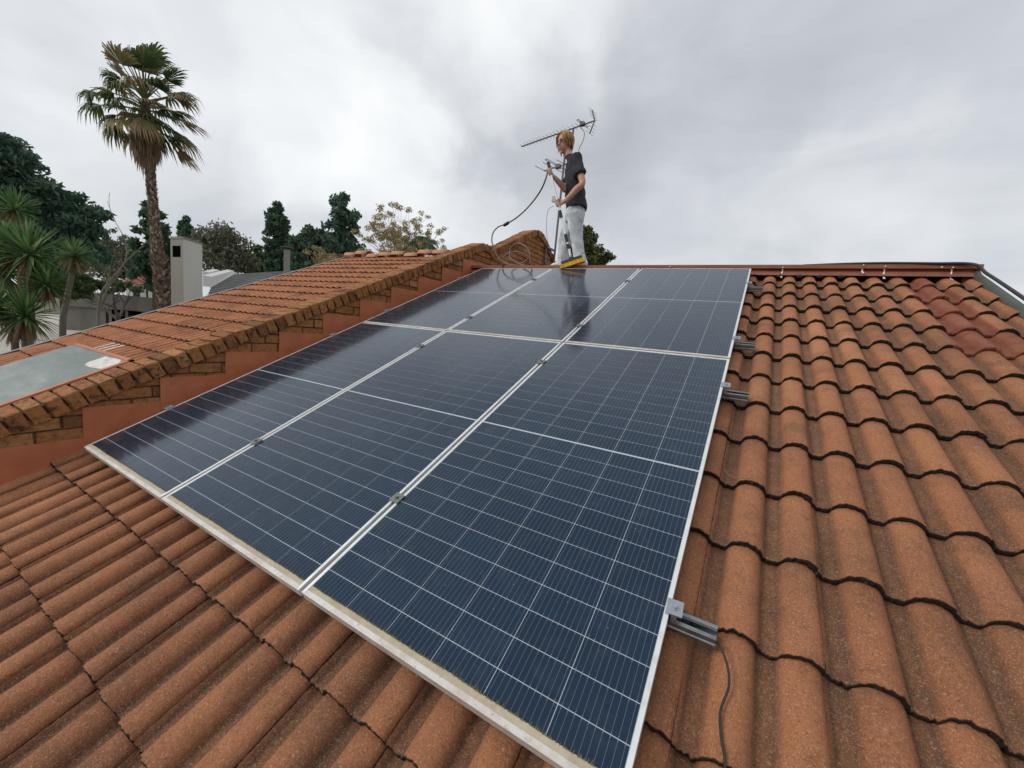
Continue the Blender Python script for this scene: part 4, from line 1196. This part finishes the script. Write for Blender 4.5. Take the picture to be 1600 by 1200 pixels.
def branch_tree(mb, p, d_, L, r0, depth, r, spread=.55, up=.25, tips=None, kids=(2, 3), minr=.004):
    P = [p]; q = p.copy(); dd = d_.copy(); n = 4
    for i in range(n):
        dd = (dd + rnd_unit(r) * .16 + Vector((0, 0, up * .12))).normalized(); q = q + dd * L / n; P.append(q.copy())
    mb.tube(P, [max(minr, r0 * (1 - .45 * i / n)) for i in range(n + 1)], 6 if r0 > .03 else 4, caps=False)
    if depth == 0:
        if tips is not None: tips.append((q, dd))
        return
    for i in range(r.choice(kids) + (1 if depth > 2 else 0)):
        t = r.uniform(.45, 1.0); b_ = P[min(n, int(t * n) + 1)]
        nd = (dd + rnd_unit(r) * spread * 1.5 + Vector((0, 0, up))).normalized()
        branch_tree(mb, b_, nd, L * r.uniform(.6, .82), max(minr, r0 * .58), depth - 1, r, spread, up, tips, kids, minr)


def crown_tree(name, label, u, vbase, D, blobs, mat, leaf, ncl, per, seed, cat='tree', group=None, trunk=.16, bark=None, flat=.8, dz=0.0, clr=None):
    """blobs: (u, v, half width px, half height px) ellipses that make the crown's outline"""
    r = random.Random(seed); b0 = at(u, vbase, D); b0.z = GZ
    o = empty(name, b0); tag(o, label, cat, group); OO = -Vector(b0)
    s_ = mpp(u, vbase, D)
    away = Vector((b0.x - CAM[0], b0.y - CAM[1], 0)).normalized()
    m = MB(); lo = None
    tot = sum(hw * hh for _, _, hw, hh in blobs)
    tm = MB(); topc = None
    side = Vector((away.y, -away.x, 0))
    for (bu, bv, hw, hh) in blobs:
        c = at(bu, bv, D); n = max(3, int(ncl * hw * hh / tot)); rw, rz = hw * s_, hh * s_
        if topc is None or c.z > topc.z: topc = c
        for _ in range(n):
            d_ = rnd_unit(r); f = r.random() ** .38
            q = c + side * d_.x * rw * f + away * d_.y * rw * .8 * f + Vector((0, 0, d_.z * rz * f))
            cr_ = min(rw, rz) * r.uniform(.16, .34) if clr is None else clr * r.uniform(.7, 1.3)
            leaf_cloud(m, q, max(cr_, leaf * 1.2), per, leaf, r, flat, r.uniform(-.22, .22))
            if r.random() < .10:
                tm.tube([b0.lerp(Vector((b0.x, b0.y, c.z)), .8), (b0 + q) / 2 * .2 + q * .8 if False else Vector((b0.x, b0.y, c.z - rz * .5)).lerp(q, .55) - Vector((0, 0, rz * .1)), q], [trunk * .35, trunk * .2, trunk * .07], 5)
    hgt = topc.z - GZ
    tm.tube([b0, b0 + Vector((r.uniform(-.1, .1), r.uniform(-.1, .1), hgt * .4)), Vector((topc.x * .6 + b0.x * .4, topc.y * .6 + b0.y * .4, GZ + hgt * .75)), Vector((topc.x, topc.y, topc.z))], [trunk, trunk * .8, trunk * .5, trunk * .15], 8)
    tm.build('trunk', bark or M_BARK, o, OO, smooth=True)
    m.build('crown', mat, o, OO)
    return o


crown_tree('dark_pine', 'big dark evergreen with spreading tiers at the photo edge behind the yuccas', 40, 480, 36,
           [(2, 255, 34, 42), (-30, 300, 60, 90), (62, 300, 34, 24), (95, 318, 32, 26), (60, 345, 60, 34), (138, 333, 22, 11), (110, 350, 34, 22), (30, 390, 70, 40), (95, 395, 50, 32)], L_PINE, .21, 560, 64, 1, trunk=.35, flat=.55, clr=.62)
crown_tree('cypress_tree', 'dark green rounded cypress behind the tall palm trunk', 240, 470, 44, [(240, 345, 14, 26), (237, 390, 26, 40), (252, 385, 18, 40), (240, 430, 28, 30)], L_CYP, .3, 110, 46, 2)
crown_tree('cypress_tree', 'small pointed cypress tip just beside the tall plaster chimney', 291, 470, 60, [(290, 346, 6, 9), (291, 362, 11, 14), (291, 395, 13, 30)], L_CYP, .3, 60, 40, 3)
crown_tree('cypress_tree', 'tall dark columnar cypress beside the small chimney', 435, 460, 42, [(434, 328, 7, 10), (434, 350, 14, 22), (434, 385, 17, 36), (436, 420, 18, 30)], L_CYP, .26, 150, 56, 4, trunk=.2, clr=.35)
crown_tree('tall_conifer', 'tall loose dark conifer rising above the neighbouring ridge', 536, 450, 46, [(533, 315, 15, 12), (530, 335, 20, 12), (545, 335, 18, 12), (525, 352, 14, 9), (545, 358, 16, 11), (530, 375, 20, 12), (552, 385, 18, 12), (535, 400, 24, 16)], L_PINE, .30, 120, 40, 5, trunk=.26, clr=.5)
crown_tree('dense_conifer', 'dense dark bushy conifer left of the tall conifer', 492, 455, 40, [(490, 372, 20, 14), (478, 392, 22, 20), (505, 390, 22, 20), (490, 415, 34, 26), (468, 415, 16, 24)], L_CYP, .26, 150, 50, 6, clr=.5)
crown_tree('green_tree', 'low green tree between the cypress and the dense conifer', 405, 465, 55, [(405, 400, 16, 14), (415, 415, 20, 16), (395, 418, 20, 14)], L_GREEN, .3, 70, 40, 7)
crown_tree('twiggy_tree', 'grey green twiggy domed tree behind the tall plaster chimney', 340, 470, 34, [(342, 372, 30, 22), (325, 385, 26, 24), (365, 390, 26, 26), (345, 405, 44, 24), (385, 408, 16, 16)], L_GREY, .16, 210, 26, 8, trunk=.2, clr=.55)
crown_tree('grey_tree', 'grey green rounded tree between the dark evergreen and the palm trunk', 178, 480, 70, [(175, 380, 28, 22), (160, 400, 30, 28), (195, 402, 20, 24), (178, 425, 44, 24)], L_GREY, .24, 160, 30, 9, trunk=.2)
crown_tree('green_shrub', 'green hedge shrubs above the concrete carport', 160, 480, 50, [(130, 440, 26, 12), (165, 448, 22, 9), (200, 450, 20, 10), (110, 425, 20, 24)], L_GREEN, .22, 90, 34, 10, cat='shrub')
crown_tree('green_tree', 'dark green tree mass behind the red roofed house', 222, 480, 78, [(215, 415, 34, 22), (265, 410, 36, 24), (190, 420, 26, 18)], L_OLIVE, .4, 100, 34, 11)
crown_tree('olive_conifer', 'olive green conifer showing behind the person above the ridge', 921, 455, 26, [(918, 366, 14, 16), (908, 380, 18, 24), (924, 388, 12, 18), (915, 405, 22, 18)], L_OLIVE, .15, 110, 44, 12, clr=.3)
crown_tree('olive_shrub', 'small yellowish green treetop beside the olive conifer on the ridge', 943, 455, 27, [(940, 398, 8, 10), (948, 405, 10, 8), (936, 408, 10, 8)], L_OLIVE, .14, 40, 34, 13, clr=.22)
crown_tree('green_tree', 'low dark green tree behind the yuccas and driveway', 95, 480, 40, [(95, 430, 30, 22), (70, 450, 26, 18), (120, 450, 20, 14)], L_GREEN, .24, 110, 36, 14)


def bare_tree(name, label, u, v0, D, height_px, seed, leafmat=None, leaf=.12, depth=5, r0=.14, bark=M_BARKP, spread=.5, up=.25, per=8, first=.34, kids=(2, 3), z0=None):
    r = random.Random(seed); b0 = at(u, v0, D); b0.z = GZ if z0 is None else z0; s_ = mpp(u, v0, D)
    topz = at(u, v0 - height_px, D).z; H = topz - b0.z
    o = empty(name, b0); tag(o, label, 'tree'); OO = -Vector(b0)
    m = MB(); tips = []
    branch_tree(m, b0, Vector((r.uniform(-.1, .1), r.uniform(-.1, .1), 1)).normalized(), H * first, r0, depth, r, spread, up, tips, kids, minr=.010)
    m.build('trunk', bark, o, OO, smooth=True)
    if leafmat:
        lm_ = MB()
        for q, d_ in tips: leaf_cloud(lm_, q, .32, per, leaf, r)
        lm_.build('crown', leafmat, o, OO)
    return o


bare_tree('autumn_tree', 'tan autumn leaved tree above the neighbouring ridge', 588, 440, 38, 112, 21, L_AUT, .095, 5, .16, M_BARKP, .62, .26, 60, .36, (2, 3))
bare_tree('autumn_tree', 'low tan autumn tree in front of the tall conifer', 545, 440, 36, 82, 22, L_AUT, .09, 5, .12, M_BARKP, .6, .2, 40, .34)
bare_tree('bare_tree', 'leafless pale tree with tall thin stems in front of the concrete carport', 146, 500, 30, 180, 23, None, .1, 4, .10, M_BARKP, .36, .35, 0, .40, (1, 2))
bare_tree('bare_tree', 'leafless dark stemmed tree forking low beside the palm trunk', 182, 500, 36, 105, 24, None, .1, 4, .17, M_BARK, .62, .16, 0, .34, (2, 2))
bare_tree('bare_tree', 'leafless grey tree far behind, between carport and red roof', 204, 490, 64, 120, 25, None, .1, 5, .13, M_BARKP, .6, .2, 0, .34)

# feathery palm above the ridge
def feather_palm(label, u, v0, D, R_px, seed):
    r = random.Random(seed); c = at(u, v0, D); s_ = mpp(u, v0, D); b0 = Vector((c.x, c.y, GZ)); R_ = R_px * s_
    o = empty('feather_palm', b0); tag(o, label, 'palm'); OO = -Vector(b0)
    m = MB(); m.tube([b0, b0.lerp(c, .5) + Vector((.1, 0, 0)), c], [.2, .16, .13], 8); m.build('trunk', M_BARKP, o, OO, smooth=True)
    fm = MB()
    for i in range(26):
        az = r.uniform(0, 6.28); el_ = r.uniform(.15, 1.3); d_ = Vector((math.cos(az) * math.cos(el_), math.sin(az) * math.cos(el_), math.sin(el_)))
        P = [c + d_ * R_ * t + Vector((0, 0, -R_ * .75 * t * t)) for t in (0, .2, .4, .6, .8, 1.0, 1.15)]
        fm.cur = .3; fm.tube(P, [.03, .025, .02, .016, .012, .008, .005], 4)
        for j in range(1, len(P)):
            for t in (0, .2, .4, .6, .8):
                q = P[j - 1].lerp(P[j], t); dd = (P[j] - P[j - 1]).normalized(); sd = dd.cross(UP).normalized()
                for s2 in (-1, 1):
                    fm.cur = min(1, max(0, r.gauss(.4, .2))); tip = q + sd * s2 * .42 + dd * .2 - UP * r.uniform(.12, .4)
                    fm.add([q - dd * .035, q + dd * .035, tip], [(0, 1, 2)])
    fm.build('crown', L_GREEN, o, OO)


feather_palm('feathery palm top showing above the neighbouring ridge near the parapet', 662, 381, 36, 34, 31)
crown_tree('green_tree', 'dark green tree between the autumn tree and the feathery palm', 632, 440, 44, [(634, 396, 12, 10), (625, 402, 12, 10), (648, 402, 12, 8)], L_GREEN, .2, 50, 34, 32)

# tall fan palm
def fan_palm():
    r = random.Random(11); D = 24.0; s_ = mpp(235, 300, D)
    b0 = at(259, 480, D); c1 = at(245, 380, D); c2 = at(233, 250, D); c3 = at(226, 156, D)
    base = Vector((b0.x + .1, b0.y + .06, GZ))
    o = empty('fan_palm', base); tag(o, 'very tall fan palm with shaggy brown skirt and rough trunk', 'palm'); OO = -Vector(base)
    P = spline([base, b0, c1, c2, c3], 8); n = len(P)
    RR = [(.31 + (.135 - .31) * min(1, (i / (n - 1)) / .62)) if i / (n - 1) < .62 else .135 for i in range(n)]
    m = MB(); m.tube(P, RR, 14); tr = m.build('trunk', M_BARK, o, OO, smooth=True)
    m = MB(); i = 0
    for k_ in range(2600):                                     # old leaf bases
        f = k_ / 2600 * .90; fi = f * (n - 1); j = int(fi); q = P[j].lerp(P[j + 1], fi - j); rad = RR[j] * (1 - (fi - j)) + RR[j + 1] * (fi - j)
        a = k_ * 2.39996 + r.uniform(-.2, .2); d_ = Vector((math.cos(a), math.sin(a), 0)); sd = Vector((-d_.y, d_.x, 0)); big = 1.25 if f < .45 else .62
        w_ = .075 * big; ln = r.uniform(.10, .2) * big; ot = r.uniform(.05, .15) * big
        q0 = q + d_ * rad * .93
        m.cur = min(1, max(0, r.gauss(.45, .25)))
        m.add([q0 - sd * w_, q0 + sd * w_, q0 + UP * ln + sd * w_ * .45 + d_ * ot, q0 + UP * ln - sd * w_ * .45 + d_ * ot, q0 - UP * .02 + d_ * .035], [(0, 4, 3), (4, 2, 3), (4, 1, 2), (0, 3, 2, 1)])
    tag(m.build('leaf_bases', M_PBOOT, tr), kind='stuff')
    top = P[-1]
    right = Vector((RW[0][0], RW[0][1], 0)).normalized()

    def fan(mb, p0, d_, lp, R_, nseg, droop, tone, spread=1.25, wind=.25):
        sd = d_.cross(UP)
        if sd.length < .05: sd = Vector((1, 0, 0))
        sd.normalize(); nn_ = sd.cross(d_).normalized()
        sag = -UP * lp * .22 * (1 - abs(d_.z))
        p1 = p0 + d_ * lp + sag
        mb.cur = .75; mb.tube([p0, p0 + d_ * lp * .5 + sag * .2, p1], [.035, .026, .018], 4)
        for k_ in range(nseg):
            a = (k_ / (nseg - 1) - .5) * 2 * spread + r.uniform(-.04, .04)
            dr_ = (d_ * math.cos(a) + sd * math.sin(a) - UP * (.15 if droop > .35 else -.02)).normalized(); L_ = R_ * (1 - .28 * abs(a) / spread) * r.uniform(.85, 1.1)
            wv = right * wind * L_
            w1 = .045; sw = dr_.cross(nn_).normalized() * w1
            fold = nn_ * .02 * (1 if k_ % 2 else -1)
            A_ = p1; B_ = p1 + dr_ * L_ * .5 + fold - UP * droop * L_ * .10 + wv * .15; C_ = p1 + dr_ * L_ * .78 - UP * droop * L_ * .42 + wv * .5; E_2 = p1 + dr_ * L_ * .92 - UP * droop * L_ * .95 + wv
            mb.cur = min(1, max(0, r.gauss(tone, .13)))
            mb.add([A_, B_ - sw, B_ + sw, C_ - sw * .7, C_ + sw * .7, E_2], [(0, 1, 2), (1, 3, 4, 2)]); mb.cur = min(1, mb.cur + r.uniform(.1, .4)); mb.add([C_ - sw * .7, C_ + sw * .7, E_2], [(0, 1, 2)])
    for k_ in range(54):
        t = k_ / 53; az = k_ * 2.39996; el_ = 1.35 - 1.75 * t + r.uniform(-.12, .12)
        d_ = Vector((math.cos(az) * math.cos(el_), math.sin(az) * math.cos(el_), math.sin(el_)))
        d_ = (d_ - right * .10).normalized()
        m = MB(); fan(m, top + UP * (.25 - .9 * t), d_, r.uniform(.85, 1.4), r.uniform(.8, 1.1), 20, r.uniform(.10, .35) if t < .35 else r.uniform(.35, .95), .36 if r.random() < .60 else .86)
        m.build('frond', L_PALM, o, OO)
    for k_ in range(60):                                      # dead skirt hanging round the trunk
        az = k_ * 2.39996; t = k_ / 59; el_ = -1.1 - .35 * t
        d_ = Vector((math.cos(az) * math.cos(el_), math.sin(az) * math.cos(el_), math.sin(el_)))
        m = MB(); fan(m, top - UP * (.25 + .85 * t), d_, r.uniform(.4, .7), r.uniform(.7, 1.0), 14, .6, .5, .8, .05); m.build('dead_frond', L_PALMB, o, OO)


fan_palm()

# yuccas
def rosette(mb, dead, c, R_, r, n=80, updir=UP):
    for k_ in range(n):
        az = k_ * 2.39996 + r.uniform(-.2, .2); t = k_ / n; el_ = 1.45 - 2.3 * t + r.uniform(-.1, .1)
        d_ = Vector((math.cos(az) * math.cos(el_), math.sin(az) * math.cos(el_), math.sin(el_))); sd = d_.cross(UP)
        sd = sd.normalized() if sd.length > .05 else Vector((1, 0, 0))
        L_ = R_ * r.uniform(.85, 1.12); w_ = R_ * .040; dro = max(0, .55 - d_.z) * .22
        tgt = mb if t < .86 or dead is None else dead
        tgt.cur = min(1, max(0, r.gauss(.5 if d_.z > 0 else .35, .2)))
        A_ = c; B_ = c + d_ * L_ * .55 - UP * dro * L_ * .2; E_ = c + d_ * L_ - UP * dro * L_
        nv = sd.cross(d_).normalized() * w_ * .5
        tgt.add([A_ - sd * w_ * .5, A_ + sd * w_ * .5, B_ - sd * w_ + nv, B_ + sd * w_ + nv, B_, E_], [(0, 4, 2), (0, 1, 4), (1, 3, 4), (2, 4, 5), (4, 3, 5)])


def yucca(label, D, stem, heads, seed, skirt=True):
    r = random.Random(seed); st = [at(u, v_, D) for u, v_ in stem]
    b0 = Vector((st[0].x, st[0].y, GZ)); o = empty('yucca', b0); tag(o, label, 'yucca', 'yuccas by the driveway'); OO = -Vector(b0)
    m = MB(); P = [b0] + st; m.tube(spline(P, 5), [.065 - .02 * i / (len(P) * 5 - 5) for i in range(len(P) * 5 - 4)], 8); m.build('stem', M_BARKP, o, OO, smooth=True)
    for (u, v_, rp_, dd) in heads:
        c = at(u, v_, D + dd); s_ = mpp(u, v_, D)
        if (c - st[-1]).length > .25:
            m = MB(); near = min(P, key=lambda q: abs(q.z - (c.z - .5))); m.tube(spline([near, near.lerp(c, .5) - UP * .1, c], 4), .055, 6); m.build('branch', M_BARKP, o, OO)
        m = MB(); dm = MB(); rosette(m, dm, c, rp_ * s_ * .86, r, 130); hd_ = m.build('leaf_rosette', L_YUC, o, OO)
        if skirt:
            for k_ in range(50):
                az = r.uniform(0, 6.28); d_ = Vector((math.cos(az) * .28, math.sin(az) * .28, -1)).normalized(); a = c + Vector((math.cos(az), math.sin(az), 0)) * .04; L_ = rp_ * s_ * r.uniform(.5, .95); sd = Vector((-d_.y, d_.x, 0)).normalized() * .02
                dm.cur = r.random(); dm.add([a - sd, a + sd, a + d_ * L_ + sd * .3], [(0, 1, 2)])
        if dm.v: dm.build('dead_leaves', L_YDEAD, hd_)


yucca('tall yucca at the photo edge, its single head above the others', 13.5, [(42, 460), (38, 400), (28, 345), (23, 328)], [(23, 328, 42, 0)], 41)
yucca('bushy many headed yucca in front at the photo edge', 12, [(40, 530), (42, 470), (45, 405)], [(47, 398, 66, 0), (2, 424, 56, .4), (72, 446, 46, -.3), (40, 494, 52, -.5), (-6, 480, 50, -.2), (12, 378, 44, .5)], 42)
yucca('slender yucca with one round head and brown skirt beside the driveway', 14, [(98, 515), (104, 470), (112, 430), (116, 402)], [(116, 400, 38, 0)], 43)
yucca('short yucca low down beside the roof verge', 12.6, [(24, 545), (22, 520)], [(22, 512, 34, 0)], 44)

bpy.context.view_layer.update()
